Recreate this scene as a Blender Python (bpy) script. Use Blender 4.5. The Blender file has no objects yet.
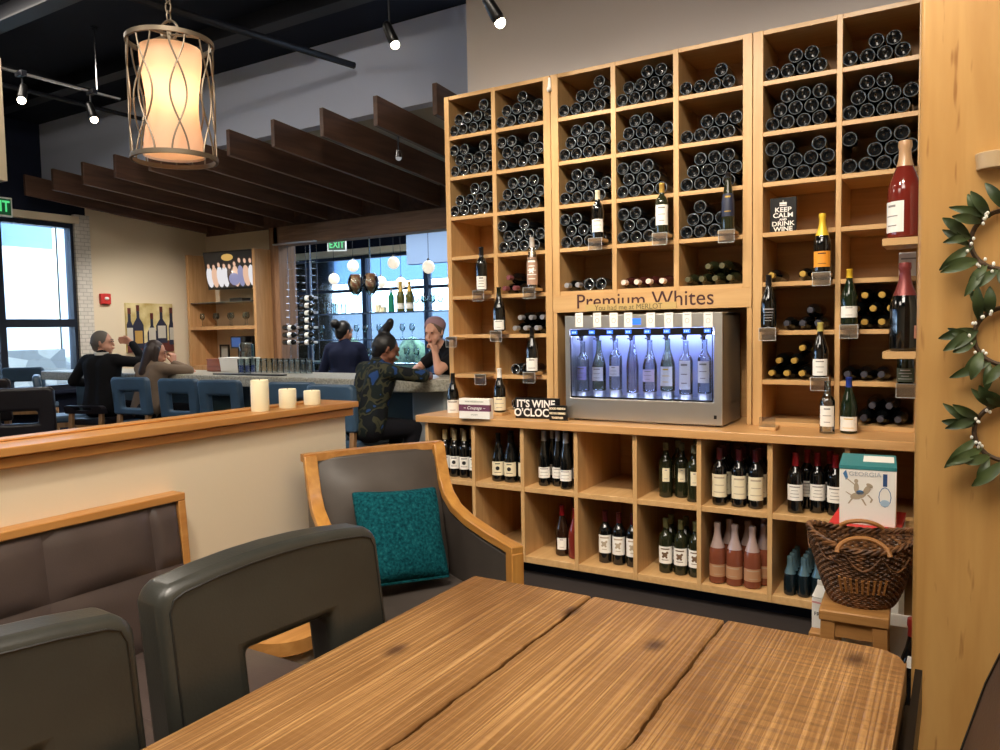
import bpy, bmesh, math, random
from mathutils import Vector, Matrix
random.seed(7)
scene = bpy.context.scene
COL = scene.collection
PI = math.pi
# ---------------------------------------------------------------- camera (set from the photograph's vanishing points)
EYE = Vector((0, 0, 1.48)); FOC = 763.7
YAW, PIT, ROL = .546111, .0604696, -.01749205
def cam_axes():
    f = Vector((-math.sin(YAW), math.cos(YAW), 0)); r = Vector((math.cos(YAW), math.sin(YAW), 0)); u = Vector((0, 0, 1))
    f2 = f * math.cos(PIT) - u * math.sin(PIT); u2 = u * math.cos(PIT) + f * math.sin(PIT)
    return r * math.cos(ROL) + u2 * math.sin(ROL), u2 * math.cos(ROL) - r * math.sin(ROL), f2
CR, CU, CF = cam_axes()
cam_data = bpy.data.cameras.new('camera'); cam = bpy.data.objects.new('camera', cam_data); COL.objects.link(cam)
cam_data.sensor_width = 36; cam_data.lens = FOC * 36 / 1000; cam_data.clip_start = .02; cam_data.clip_end = 200
m = Matrix((CR, CU, -CF)).transposed().to_4x4(); m.translation = EYE; cam.matrix_world = m
scene.camera = cam
def ray(px, py): return CR * ((px - 500) / FOC) - CU * ((py - 375) / FOC) + CF
def AY(px, py, Y): d = ray(px, py); return EYE + d * (Y / d.y)
def AX(px, py, X): d = ray(px, py); return EYE + d * (X / d.x)
def AZ(px, py, Z): d = ray(px, py); return EYE + d * ((Z - EYE.z) / d.z)
# ---------------------------------------------------------------- view, world, lamps
scene.view_settings.view_transform = 'Standard'; scene.view_settings.look = 'None'
scene.view_settings.gamma = 1; scene.view_settings.exposure = 0.0; scene.view_settings.use_curve_mapping = False
scene.cycles.use_denoising = True; scene.cycles.max_bounces = 8; scene.cycles.diffuse_bounces = 4; scene.cycles.glossy_bounces = 4
scene.cycles.transparent_max_bounces = 24; scene.cycles.sample_clamp_indirect = 6; scene.cycles.caustics_reflective = False; scene.cycles.caustics_refractive = False
world = bpy.data.worlds.new('daylight'); scene.world = world; world.use_nodes = True
bg = world.node_tree.nodes['Background']; bg.inputs[0].default_value = (.60, .80, 1.0, 1); bg.inputs[1].default_value = 11.0
def lamp(kind, name, loc, energy, col, target=None, size=.2, spot=1.2, blend=.6):
    d = bpy.data.lights.new(name, kind); d.energy = energy; d.color = col
    if kind == 'AREA': d.shape = 'RECTANGLE'; d.size, d.size_y = size if isinstance(size, tuple) else (size, size)
    else: d.shadow_soft_size = size
    if kind == 'SPOT': d.spot_size = spot; d.spot_blend = blend
    o = bpy.data.objects.new(name, d); COL.objects.link(o); o.location = loc
    if target is not None: o.rotation_euler = (Vector(target) - Vector(loc)).to_track_quat('-Z', 'Y').to_euler()
    return o
WARM = (1, .88, .72); WARM2 = (1, .90, .77)
for x in (-2.6, -1.6, -.6):                                              # added spots out of view, washing the wine shelves
    lamp('SPOT', 'aimed_spot', (x, 1.9, 3.85), 215, WARM, (x, 4.2, 1.55), .07, 1.25, .8)
lamp('AREA', 'ceiling_fill', (-.6, .4, 4.0), 130, WARM2, (-.6, .6, 0), (1.6, 1.6))  # unseen warm panels added as soft fill, here and below
lamp('AREA', 'ceiling_fill', (.9, 1.2, 4.0), 45, WARM2, (.6, 1.6, 0), (1.2, 1.2))
lamp('AREA', 'ceiling_fill', (-3.2, -.6, 4.0), 70, WARM2, (-3.0, 0, 0), (1.6, 1.6))
lamp('SPOT', 'aimed_spot', (-1.2, .2, 3.9), 190, WARM2, (-2.4, 1.4, .9), .08, 1.2, .8)  # added spot out of view, brightening the half wall
lamp('AREA', 'ceiling_fill', (-6.2, 2.6, 4.0), 60, WARM2, (-6.2, 3.4, 0), (1.5, 1.0))  # another added fill panel, over the bar side
for x in (-8.6, -7.0, -5.4):                                             # unseen spots added under the beams to brighten the bar
    lamp('SPOT', 'bar_fill_spot', (x, 5.9, 2.95), 125, (1, .94, .86), (x - .3, 6.6, 0), .05, 2.5, .8)
lamp('SPOT', 'aimed_spot', (-2.3, 2.4, 3.9), 150, WARM2, (-7.2, 5.9, 3.1), .08, 1.1, .8)  # added spot out of view, brightening the canopy beams
lamp('AREA', 'patio_fill', (-7.5, 9.4, 3.4), 120, (.85, .93, 1), (-7.5, 9.4, 0), (4, 1.2))  # bluish panel added to brighten the view through the opening
lamp('POINT', 'cabinet_light', (-8.9, 7.35, 2.35), 5, WARM, None, .04)
for loc, tgt, sx, sy in (((-9.96, 1.1, 1.85), (-5, 1.1, 1.85), 9.2, 2.1), ((-8, 11.75, 1.8), (-8, 5, 1.8), 11, 2.5)):
    p = lamp('AREA', 'window_portal', loc, 1, (1, 1, 1), tgt, (sx, sy)); p.data.cycles.is_portal = True
# ---------------------------------------------------------------- helpers
def lin(c): c /= 255.0; return c / 12.92 if c <= .04045 else ((c + .055) / 1.055) ** 2.4
def S(r, g, b): return (lin(r), lin(g), lin(b), 1)
class MB:
    """collects shapes; out() links them as ONE mesh object"""
    def __init__(s): s.v = []; s.f = []; s.m = []
    def add(s, vs, fs, m=0):
        n = len(s.v); s.v += [tuple(v) for v in vs]; s.f += [tuple(i + n for i in f) for f in fs]; s.m += [m] * len(fs); return s
    def box(s, x0, x1, y0, y1, z0, z1, m=0):
        return s.add([(x0, y0, z0), (x1, y0, z0), (x1, y1, z0), (x0, y1, z0), (x0, y0, z1), (x1, y0, z1), (x1, y1, z1), (x0, y1, z1)],
                     [(0, 3, 2, 1), (4, 5, 6, 7), (0, 1, 5, 4), (1, 2, 6, 5), (2, 3, 7, 6), (3, 0, 4, 7)], m)
    def hexa(s, b, t, m=0):                                             # bottom four and top four corners
        return s.add(list(b) + list(t), [(0, 3, 2, 1), (4, 5, 6, 7), (0, 1, 5, 4), (1, 2, 6, 5), (2, 3, 7, 6), (3, 0, 4, 7)], m)
    def lathe(s, pr, n=16, c=(0, 0, 0), m=0, a0=0, a1=2 * PI, capb=False, capt=False):
        full = abs(a1 - a0 - 2 * PI) < 1e-6; k = n if full else n + 1; vs = []
        for r, z in pr:
            for i in range(k):
                a = a0 + (a1 - a0) * i / n; vs.append((c[0] + r * math.cos(a), c[1] + r * math.sin(a), c[2] + z))
        fs = []
        for j in range(len(pr) - 1):
            for i in range(n):
                i2 = (i + 1) % k; fs.append((j * k + i, j * k + i2, (j + 1) * k + i2, (j + 1) * k + i))
        if capb: fs.append(tuple(range(k - 1, -1, -1)))
        if capt: fs.append(tuple((len(pr) - 1) * k + i for i in range(k)))
        return s.add(vs, fs, m)
    def tube(s, pts, r, n=8, m=0, closed=False):
        pts = [Vector(p) for p in pts]; N = len(pts); vs = []; fs = []; up = None
        for i, p in enumerate(pts):
            t = (pts[(i + 1) % N] - pts[i - 1]) if closed else (pts[min(i + 1, N - 1)] - pts[max(i - 1, 0)])
            t.normalize()
            if up is None: up = Vector((0, 0, 1)) if abs(t.z) < .9 else Vector((1, 0, 0))
            a = t.cross(up); a.normalize(); b = a.cross(t); up = b
            rr = r[i] if isinstance(r, (list, tuple)) else r
            for k in range(n):
                q = 2 * PI * k / n; vs.append(p + a * (rr * math.cos(q)) + b * (rr * math.sin(q)))
        for i in range(N if closed else N - 1):
            j = (i + 1) % N
            for k in range(n): fs.append((i * n + k, i * n + (k + 1) % n, j * n + (k + 1) % n, j * n + k))
        if not closed: fs.append(tuple(range(n - 1, -1, -1))); fs.append(tuple((N - 1) * n + k for k in range(n)))
        return s.add(vs, fs, m)
    def ell(s, c, r, m=0, n=14, k=9, rz=0):
        vs = []; fs = []; cz, sz = math.cos(rz), math.sin(rz)
        for j in range(1, k):
            t = PI * j / k
            for i in range(n):
                a = 2 * PI * i / n; x, y = r[0] * math.sin(t) * math.cos(a), r[1] * math.sin(t) * math.sin(a)
                vs.append((c[0] + x * cz - y * sz, c[1] + x * sz + y * cz, c[2] - r[2] * math.cos(t)))
        for j in range(k - 2):
            for i in range(n): fs.append((j * n + i, j * n + (i + 1) % n, (j + 1) * n + (i + 1) % n, (j + 1) * n + i))
        b = len(vs); vs += [(c[0], c[1], c[2] - r[2]), (c[0], c[1], c[2] + r[2])]
        for i in range(n): fs.append((b, (i + 1) % n, i)); fs.append((b + 1, (k - 2) * n + i, (k - 2) * n + (i + 1) % n))
        return s.add(vs, fs, m)
    def cap(s, p0, p1, r0, r1, m=0, n=10):                               # tapered capsule
        p0, p1 = Vector(p0), Vector(p1); d = p1 - p0; L = d.length or 1e-5; t = d / L; pts = []; rr = []
        for q in (-.95, -.7, -.35): pts.append(p0 + t * (q * r0)); rr.append(r0 * math.sqrt(1 - q * q))
        pts += [p0, p1]; rr += [r0, r1]
        for q in (.35, .7, .95): pts.append(p1 + t * (q * r1)); rr.append(r1 * math.sqrt(1 - q * q))
        return s.tube(pts, rr, n, m)
    def prism(s, poly, a0, a1, ax='y', m=0):                              # polygon (u,v) pushed along an axis
        n = len(poly)
        def P(u, v, a): return {'y': (u, a, v), 'x': (a, u, v), 'z': (u, v, a)}[ax]
        fs = [tuple(range(n)), tuple(range(2 * n - 1, n - 1, -1))] + [(i, i + n, (i + 1) % n + n, (i + 1) % n) for i in range(n)]
        return s.add([P(u, v, a0) for u, v in poly] + [P(u, v, a1) for u, v in poly], fs, m)
    def ring(s, outer, inner, a0, a1, ax='y', m=0):                       # plate with an opening; outer and inner have the same count
        n = len(outer)
        def P(u, v, a): return {'y': (u, a, v), 'x': (a, u, v), 'z': (u, v, a)}[ax]
        vs = [P(*p, a0) for p in outer] + [P(*p, a0) for p in inner] + [P(*p, a1) for p in outer] + [P(*p, a1) for p in inner]; fs = []
        for i in range(n):
            j = (i + 1) % n
            fs += [(i, j, n + j, n + i), (2 * n + i, 3 * n + i, 3 * n + j, 2 * n + j), (i, 2 * n + i, 2 * n + j, j), (n + i, n + j, 3 * n + j, 3 * n + i)]
        return s.add(vs, fs, m)
    def out(s, name, mats, parent=None, loc=(0, 0, 0), rot=(0, 0, 0), bevel=0, seg=2, ang=40, sub=0):
        me = bpy.data.meshes.new(name); me.from_pydata(s.v, [], s.f); me.validate()
        bm = bmesh.new(); bm.from_mesh(me); bmesh.ops.recalc_face_normals(bm, faces=bm.faces); bm.to_mesh(me); bm.free()
        mats = mats if isinstance(mats, (list, tuple)) else [mats]
        for q in mats: me.materials.append(q)
        if len(me.polygons) == len(s.m): me.polygons.foreach_set('material_index', s.m)
        me.polygons.foreach_set('use_smooth', [True] * len(me.polygons)); me.set_sharp_from_angle(angle=math.radians(ang))
        o = bpy.data.objects.new(name, me); COL.objects.link(o); o.parent = parent; o.location = loc; o.rotation_euler = rot
        if bevel:
            b = o.modifiers.new('edge', 'BEVEL'); b.width = bevel; b.segments = seg; b.limit_method = 'ANGLE'; b.angle_limit = math.radians(35)
        if sub:
            b = o.modifiers.new('smooth', 'SUBSURF'); b.levels = b.render_levels = sub
        return o
def tag(o, label, cat, group=None):
    o['label'] = label; o['category'] = cat
    if group: o['group'] = group
    return o
def thing(name, label, cat, loc=(0, 0, 0), rz=0, group=None):
    o = bpy.data.objects.new(name, None); COL.objects.link(o); o.empty_display_size = .05
    o.location = loc; o.rotation_euler = (0, 0, rz); return tag(o, label, cat, group)
def struct(o): o['kind'] = 'structure'; return o
def dup(root, loc, rz=0, label=None, group=None):
    r = root.copy(); COL.objects.link(r); r.location = loc; r.rotation_euler = (root.rotation_euler.x, root.rotation_euler.y, rz)
    if label: r['label'] = label
    if group: r['group'] = group
    for ch in list(root.children):
        c = ch.copy(); COL.objects.link(c); c.parent = r
        for g in list(ch.children):
            d = g.copy(); COL.objects.link(d); d.parent = c
    return r
def text(s, size, mat, parent, loc, rot=(PI / 2, 0, 0), name='lettering', ext=.0006, align='CENTER', sx=1, bold=0, shear=0):
    cu = bpy.data.curves.new('t', 'FONT'); cu.body = s; cu.size = size; cu.extrude = ext; cu.align_x = align; cu.align_y = 'CENTER'; cu.offset = bold; cu.shear = shear; cu.resolution_u = 3
    o = bpy.data.objects.new('t', cu); COL.objects.link(o); bpy.context.view_layer.update()
    me = bpy.data.meshes.new_from_object(o.evaluated_get(bpy.context.evaluated_depsgraph_get())); bpy.data.objects.remove(o); me.materials.clear(); me.materials.append(mat)
    q = bpy.data.objects.new(name, me); COL.objects.link(q); q.parent = parent; q.location = loc; q.rotation_euler = rot; q.scale = (sx, 1, 1); return q
ORD = ['first', 'second', 'third', 'fourth', 'fifth', 'sixth', 'seventh', 'eighth', 'ninth', 'tenth', 'eleventh', 'twelfth']
# ---------------------------------------------------------------- materials
def mat(name, col, rough=.5, metal=0, spec=.5, coat=0, emit=None, es=0):
    q = bpy.data.materials.new(name); q.use_nodes = True; b = q.node_tree.nodes['Principled BSDF']
    b.inputs['Base Color'].default_value = col; b.inputs['Roughness'].default_value = rough; b.inputs['Metallic'].default_value = metal
    b.inputs['Specular IOR Level'].default_value = spec; b.inputs['Coat Weight'].default_value = coat
    if emit: b.inputs['Emission Color'].default_value = emit; b.inputs['Emission Strength'].default_value = es
    return q
def nodes(q): return q.node_tree.nodes, q.node_tree.links, q.node_tree.nodes['Principled BSDF']
def noise(q, scale=(1, 1, 1), sc=5, det=6, dist=0, coord='Object'):
    N, L, b = nodes(q); tc = N.new('ShaderNodeTexCoord'); mp = N.new('ShaderNodeMapping'); mp.inputs['Scale'].default_value = scale
    nz = N.new('ShaderNodeTexNoise'); nz.inputs['Scale'].default_value = sc; nz.inputs['Detail'].default_value = det; nz.inputs['Distortion'].default_value = dist
    L.new(tc.outputs[coord], mp.inputs[0]); L.new(mp.outputs[0], nz.inputs[0]); return nz
def ramp(q, fac, stops):
    N, L, b = nodes(q); r = N.new('ShaderNodeValToRGB'); e = r.color_ramp.elements
    while len(e) < len(stops): e.new(.5)
    for i, (p, c) in enumerate(stops): e[i].position = p; e[i].color = c
    L.new(fac, r.inputs[0]); return r
def bump(q, h, s=.3, d=.01):
    N, L, b = nodes(q); n = N.new('ShaderNodeBump'); n.inputs['Strength'].default_value = s; n.inputs['Distance'].default_value = d
    L.new(h, n.inputs['Height']); L.new(n.outputs[0], b.inputs['Normal']); return n
def wood(name, c1, c2, ax='z', rough=.4, sc=6, stretch=14, fleck=None, coat=0, bs=.05):
    q = mat(name, c1, rough, coat=coat); N, L, b = nodes(q)
    s = [stretch] * 3; s['xyz'.index(ax)] = 1
    nz = noise(q, s, sc * .35, 6, .6); r = ramp(q, nz.outputs[0], [(.3, c1), (.7, c2)]); out = r.outputs[0]
    if fleck:
        s2 = [40] * 3; s2['xyz'.index(ax)] = 5
        n2 = noise(q, s2, 1.1, 2); r2 = ramp(q, n2.outputs[0], [(.66, (0, 0, 0, 1)), (.76, (1, 1, 1, 1))])
        mx = N.new('ShaderNodeMix'); mx.data_type = 'RGBA'; L.new(r2.outputs[0], mx.inputs[0]); L.new(out, mx.inputs[6]); mx.inputs[7].default_value = fleck; out = mx.outputs[2]
    L.new(out, b.inputs['Base Color']); bump(q, nz.outputs[0], bs, .004); return q
def leather(name, col, rough=.38, sc=160):
    q = mat(name, col, rough, spec=.45); n1 = noise(q, (1, 1, 1), sc, 3); N, L, b = nodes(q)
    n2 = noise(q, (1, 1, 1), 6, 3); c2 = tuple(c * .8 for c in col[:3]) + (1,)
    r = ramp(q, n2.outputs[0], [(.35, c2), (.65, col)]); L.new(r.outputs[0], b.inputs['Base Color']); bump(q, n1.outputs[0], .12, .003); return q
def plaster(name, col, sc=60, s=.08):
    q = mat(name, col, .85, spec=.2); n1 = noise(q, (1, 1, 1), sc, 4); bump(q, n1.outputs[0], s, .004); return q
def sheer(name, tint, gloss=.08, rough=.03):                              # thin clear glass or acrylic
    q = bpy.data.materials.new(name); q.use_nodes = True; N, L = q.node_tree.nodes, q.node_tree.links; N.clear()
    o = N.new('ShaderNodeOutputMaterial'); t = N.new('ShaderNodeBsdfTransparent'); t.inputs[0].default_value = tint
    g = N.new('ShaderNodeBsdfGlossy'); g.inputs['Roughness'].default_value = rough; x = N.new('ShaderNodeMixShader'); fr = N.new('ShaderNodeFresnel'); fr.inputs[0].default_value = 1.45
    ad = N.new('ShaderNodeMath'); ad.inputs[1].default_value = gloss; L.new(fr.outputs[0], ad.inputs[0]); L.new(ad.outputs[0], x.inputs[0])
    L.new(t.outputs[0], x.inputs[1]); L.new(g.outputs[0], x.inputs[2]); L.new(x.outputs[0], o.inputs[0]); return q
def glow(name, col, st): return mat(name, (.02, .02, .02, 1), .4, emit=col, es=st)
MAPLE1, MAPLE2 = S(206, 166, 114), S(190, 148, 96)
w_v = wood('maple_upright', MAPLE1, MAPLE2, 'z', .38); w_h = wood('maple_board', MAPLE1, MAPLE2, 'x', .38); w_back = wood('maple_back', S(190, 146, 96), S(172, 128, 80), 'x', .45)
w_top = wood('maple_worktop', S(205, 158, 104), S(186, 138, 86), 'x', .3); w_d = wood('maple_depth', MAPLE1, MAPLE2, 'y', .38)
w_panel = wood('maple_panel', S(200, 156, 94), S(184, 138, 78), 'z', .3, 5, 9, S(150, 102, 52), coat=.15)
w_cap = wood('oak_trim', S(200, 144, 80), S(178, 120, 60), 'y', .35); w_arm = wood('oak_arm', S(204, 148, 74), S(178, 120, 54), 'y', .32, coat=.2)
w_armz = wood('oak_leg', S(204, 148, 74), S(178, 120, 54), 'z', .32, coat=.2)
w_beam = wood('walnut_beam', S(104, 74, 58), S(74, 52, 42), 'y', .5, 5, 10); w_lint = wood('weathered_lintel', S(150, 118, 94), S(120, 92, 72), 'x', .6)
w_post = wood('weathered_post', S(150, 112, 82), S(124, 90, 62), 'z', .6); w_bar = wood('ash_leg', S(170, 132, 92), S(146, 108, 72), 'z', .3, coat=.3)
w_cab = wood('cabinet_oak', S(196, 152, 104), S(176, 130, 84), 'z', .45); w_stool = wood('pine_stool', S(186, 136, 78), S(158, 108, 56), 'x', .5)
l_green = leather('charcoal_leather', S(54, 54, 49), .32); l_brown = leather('brown_leather', S(80, 68, 64), .33); l_day_blue = leather('daylight_blue_leather', S(70, 96, 122), .33); l_dark = leather('black_leather', S(36, 34, 42), .35)  # stool leather has the blue window daylight mixed into its colour
l_chest = leather('chestnut_leather', S(66, 50, 42)); l_arm = leather('taupe_leather', S(82, 74, 68))
p_cream = plaster('cream_plaster', S(226, 210, 182)); p_white = plaster('daylit_white_paint', S(204, 212, 234)); p_light = plaster('lilac_white_paint', S(214, 208, 206)); p_black = plaster('black_paint', S(18, 22, 34))  # bulkhead white has bluish window daylight mixed into its colour
p_navy = plaster('navy_paint', S(28, 34, 52)); floor_m = plaster('dark_floor', S(46, 40, 38), 8)
steel = mat('brushed_steel', S(196, 194, 188), .42, 1); n = noise(steel, (1, 60, 60), 4, 4); bump(steel, n.outputs[0], .05, .002)
dark_metal = mat('dark_metal', S(30, 28, 28), .4, .8); black_pl = mat('black_plastic', S(14, 14, 16), .3); chrome = mat('silver_metal', S(200, 200, 205), .2, 1)
bronze = mat('pewter_bronze', S(120, 108, 92), .45, .7); white_pl = mat('white_plastic', S(232, 230, 224), .5); paper = mat('white_paper', S(238, 234, 226), .8); ink = mat('black_ink', S(26, 24, 24), .7); grey_ink = mat('grey_ink', S(140, 136, 130), .8)
cream_paper = mat('cream_paper', S(228, 216, 184), .8); yellow = mat('yellow_foil', S(226, 186, 50), .35, .2); gold = mat('gold_foil', S(206, 168, 84), .35, .5); redfoil = mat('red_foil', S(150, 24, 34), .35, .2)
darkred = mat('wine_foil', S(84, 22, 30), .4, .1); silverfoil = mat('silver_foil', S(196, 194, 198), .3, .6); bluefoil = mat('blue_foil', S(36, 60, 150), .35, .2); rosefoil = mat('rose_foil', S(196, 146, 136), .32, .5)
blackfoil = mat('black_foil', S(24, 22, 24), .35, .2); orange = mat('orange_label', S(232, 150, 40), .6); purple = mat('purple_band', S(104, 50, 78), .6); tealm = mat('teal_print', S(50, 128, 132), .6); card = mat('kraft_card', S(160, 122, 84), .8)
redp = mat('red_print', S(196, 44, 40), .6); bluep = mat('blue_print', S(70, 120, 170), .6); tan_ink = mat('tan_print', S(176, 160, 136), .8)
g_dark = mat('dark_bottle_glass', S(9, 11, 12), .07, spec=.7, coat=.4); g_green = mat('green_bottle_glass', S(22, 34, 20), .07, spec=.6); g_olive = mat('olive_bottle_glass', S(34, 37, 22), .08, spec=.6); g_brown = mat('amber_bottle_glass', S(40, 22, 12), .07, spec=.6)
g_rose = mat('rose_wine_glass', S(112, 38, 30), .08, spec=.6); g_pink = mat('sparkling_rose_glass', S(112, 60, 46), .1, spec=.6); g_teal = mat('teal_bottle_glass', S(24, 62, 70), .08, spec=.6)
g_ret = mat('ring_bottle_glass', S(14, 18, 22), .1, spec=1.0, coat=1.0)
clear = sheer('clear_glass', (.86, .92, .93, 1), .06); acrylic = sheer('clear_acrylic', (.93, .93, .94, 1), .16, .22); pane = sheer('window_glass', (.92, .96, 1, 1), .02); frost = sheer('pale_bottle_glass', (.82, .88, .88, 1), .14)
white_i = mat('white_ink', S(240, 238, 232), .6)
# ================================================================ the setting
FX, BY, YW = -9.9, 7.72, 5.33
struct(MB().box(-18, 3, -4, 16, -.1, 0).out('floor', floor_m))
struct(MB().box(-10.2, 2.6, -3.8, 7.9, 4.12, 4.25).out('ceiling', p_black))
struct(MB().box(-14.2, 2.6, 7.7, 11.8, 3.5, 3.6).out('ceiling', p_navy))
wl = MB()                                                             # window wall at the far end: opening y 1..5.68, z .8..2.93
wl.box(FX - .2, FX, -3.8, -3.4, 0, 4.15).box(FX - .2, FX, -3.4, 5.68, 0, .8).box(FX - .2, FX, -3.4, 5.68, 2.93, 4.15).box(FX - .2, FX, 5.68, 5.86, 2.93, 4.15)
struct(wl.out('wall_left', p_navy))
struct(MB().box(FX - .2, FX, 5.86, 8, 0, 4.15).out('wall_left', p_cream))
br = plaster('painted_brick', S(214, 208, 196)); N, L, b = nodes(br); tc = N.new('ShaderNodeTexCoord'); mp = N.new('ShaderNodeMapping'); mp.inputs['Rotation'].default_value = (0, PI / 2, PI / 2)
bt = N.new('ShaderNodeTexBrick'); bt.inputs['Scale'].default_value = 5; bt.inputs['Color1'].default_value = S(216, 210, 200); bt.inputs['Color2'].default_value = S(206, 200, 190); bt.inputs['Mortar'].default_value = S(176, 170, 160)
L.new(tc.outputs['Object'], mp.inputs[0]); L.new(mp.outputs[0], bt.inputs[0]); L.new(bt.outputs[0], b.inputs['Base Color']); bump(br, bt.outputs['Fac'], -.4, .01)
struct(MB().box(FX - .05, FX + .06, 5.68, 5.88, 0, 3.05).out('pillar', br))
for y0, y1 in ((-3.4, -2.3), (-2.3, -1.2), (-1.2, -.1), (-.1, 1.0), (1.0, 1.95), (1.95, 2.9), (2.9, 3.85), (3.85, 4.77), (4.77, 5.68)):      # storefront windows
    f = MB(); f.ring([(y0, .8), (y1, .8), (y1, 2.93), (y0, 2.93)], [(y0 + .04, .86), (y1 - .04, .86), (y1 - .04, 2.87), (y0 + .04, 2.87)], FX - .12, FX + .02, 'x')
    f.box(FX - .12, FX + .02, y0 + .04, y1 - .04, 1.60, 1.70)
    w = struct(f.out('window_%d' % (5 + math.floor(y0)), mat('navy_frame', S(24, 30, 44), .4))); MB().box(FX - .06, FX - .052, y0 + .04, y1 - .04, .86, 2.87).out('pane', pane, w)
struct(MB().box(FX, FX + .1, -3.5, 5.72, 2.93, 3.02).out('trim_1', p_cream))
struct(MB().box(FX, FX + .12, -3.4, 5.66, .76, .8).out('trim_2', p_navy))
# bulkhead over the bar, soffit, far wall with the pass-through opening
struct(MB().box(FX, -2.95, YW, YW + .12, 3.40, 4.12).out('wall_back', p_white))
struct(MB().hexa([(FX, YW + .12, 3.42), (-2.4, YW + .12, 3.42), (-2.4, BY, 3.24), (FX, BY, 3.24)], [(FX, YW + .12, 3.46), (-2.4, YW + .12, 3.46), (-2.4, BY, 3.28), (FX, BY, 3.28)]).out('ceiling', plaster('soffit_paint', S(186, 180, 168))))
struct(MB().box(FX, -8.16, BY, BY + .15, 0, 3.6).box(-8.16, -2.6, BY, BY + .15, 2.93, 3.6).box(-8.16, -2.6, BY, BY + .15, 0, .9).box(-2.6, 2.4, BY, BY + .15, 0, 4.2).out('wall_back', p_cream))
struct(MB().box(-3.02, 2.4, 4.60, 4.72, 0, 4.15).out('wall_back', p_light))
struct(MB().box(-3.02, -2.90, 4.72, 7.72, 0, 3.38).out('wall_right', p_cream))
struct(MB().box(2.2, 2.4, -3.8, 4.6, 0, 4.15).out('wall_right', p_cream))
struct(MB().box(-10, 2.4, -3.9, -3.7, 0, 4.15).out('wall_front', p_cream))
struct(MB().box(-8.2, -2.91, BY - .22, BY, 2.68, 2.93).out('lintel', w_lint, bevel=.006))
struct(MB().box(-8.28, -8.10, BY - .22, BY + .1, .9, 2.93).out('pillar', w_post, bevel=.006))
struct(MB().box(-9.85, -2.93, BY - .02, BY, 2.95, 3.24).out('trim_3', w_beam))
# patio room beyond the opening: window wall, sloping bulkhead
struct(MB().box(-14, -2, 11.8, 12, 0, .6).box(-14, -2, 11.8, 12, 3.0, 3.6).box(-14, -13.5, 11.8, 12, .6, 3.0).box(-2.6, -2, 11.8, 12, .6, 3.0).out('wall_back', p_navy))
navyf = mat('blue_frame', S(40, 56, 84), .4); pbl = plaster('patio_wall', S(150, 170, 200))
for i, x0 in enumerate((-13.5, -11.94, -10.38, -8.82, -7.26, -5.7, -4.15)):
    x1 = x0 + 1.55; f = MB().ring([(x0, .6), (x1, .6), (x1, 3.0), (x0, 3.0)], [(x0 + .05, .66), (x1 - .05, .66), (x1 - .05, 2.94), (x0 + .05, 2.94)], 11.84, 11.96, 'y')
    f.box(x0 + .05, x1 - .05, 11.86, 11.94, 2.28, 2.34); w = struct(f.out('window_%d' % (20 + i), navyf)); MB().box(x0 + .05, x1 - .05, 11.895, 11.903, .66, 2.94).out('pane', pane, w)
struct(MB().box(-14, FX, BY, BY + .15, -.1, 3.55).out('exterior_wall', plaster('side_paint', S(214, 220, 228)))); struct(MB().box(-14.1, -13.95, BY, 12, -.1, 3.55).out('wall_left', p_cream)); struct(MB().box(-13.95, -2, 11.6, 11.8, 3.0, 3.12).out('trim_4', p_cream)); struct(MB().box(-8.3, -2.95, 10.6, 10.75, 2.62, 3.5).out('wall_back', pbl))
struct(MB().box(-2.9, -2.75, 7.87, 11.8, 0, 3.5).out('wall_right', pbl))
# outside: pale yard walls, a low stone wall, hedge line
st = plaster('stone_wall', S(190, 186, 178)); N, L, b = nodes(st); tc = N.new('ShaderNodeTexCoord'); vo = N.new('ShaderNodeTexVoronoi'); vo.inputs['Scale'].default_value = 4; L.new(tc.outputs['Object'], vo.inputs[0]); r = ramp(st, vo.outputs['Color'], [(.2, S(150, 150, 150)), (.8, S(220, 216, 208))]); L.new(r.outputs[0], b.inputs['Base Color'])
struct(MB().box(-13.6, -13.2, -3, 9, -.1, 1.12).out('exterior_wall', st)); struct(MB().box(-13.25, -12.4, 5.9, 6.9, 0, 1.28).out('exterior_wall', st))
struct(MB().box(-17, -16.8, -4, 12, -.1, 3.35).out('exterior_wall', plaster('yard_paint', S(225, 228, 235)))); 
struct(MB().box(-30, -10.1, -20, 30, -.14, -.1).out('ground', plaster('paving', S(190, 188, 184)))); struct(MB().box(-20, 6, 12.0, 30, -.14, -.02).out('ground', plaster('paving_pale', S(170, 172, 170))))
struct(MB().box(-20.4, -20, -12, 16, 3.3, 8).box(-20, -16.6, 9.6, 10, 2.6, 8).out('exterior_wall', plaster('far_building', S(128, 148, 174)))); struct(MB().box(-34, 6, 20, 20.4, 3.15, 9).out('exterior_wall', plaster('patio_building', S(96, 128, 168))))
struct(MB().box(-30, 10, 26, 26.3, -.1, 2.3).out('exterior_wall', plaster('far_wall', S(120, 130, 140))))
hd = mat('hedge_leaves', S(60, 92, 60), .8); nz = noise(hd, (1, 1, 1), 9, 6); r = ramp(hd, nz.outputs[0], [(.35, S(30, 60, 44)), (.65, S(130, 160, 120))]); nodes(hd)[1].new(r.outputs[0], nodes(hd)[2].inputs[0])
hb = MB()
for i in range(70): hb.ell((-14 + i * .19 + random.uniform(-.1, .1), 14.2 + random.uniform(-.3, .3), .55 + random.uniform(-.1, .3)), (.32, .3, .5), n=8, k=6)
o = hb.out('hedge', hd); o['kind'] = 'stuff'; o['label'] = 'clipped leafy hedge outside the patio windows'; o['category'] = 'hedge'
# big maple-clad pillar end in front of the shelves
struct(MB().box(-.122, .95, 2.60, 2.76, 0, 4.12).out('pillar', w_panel, bevel=.012, seg=3))
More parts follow.
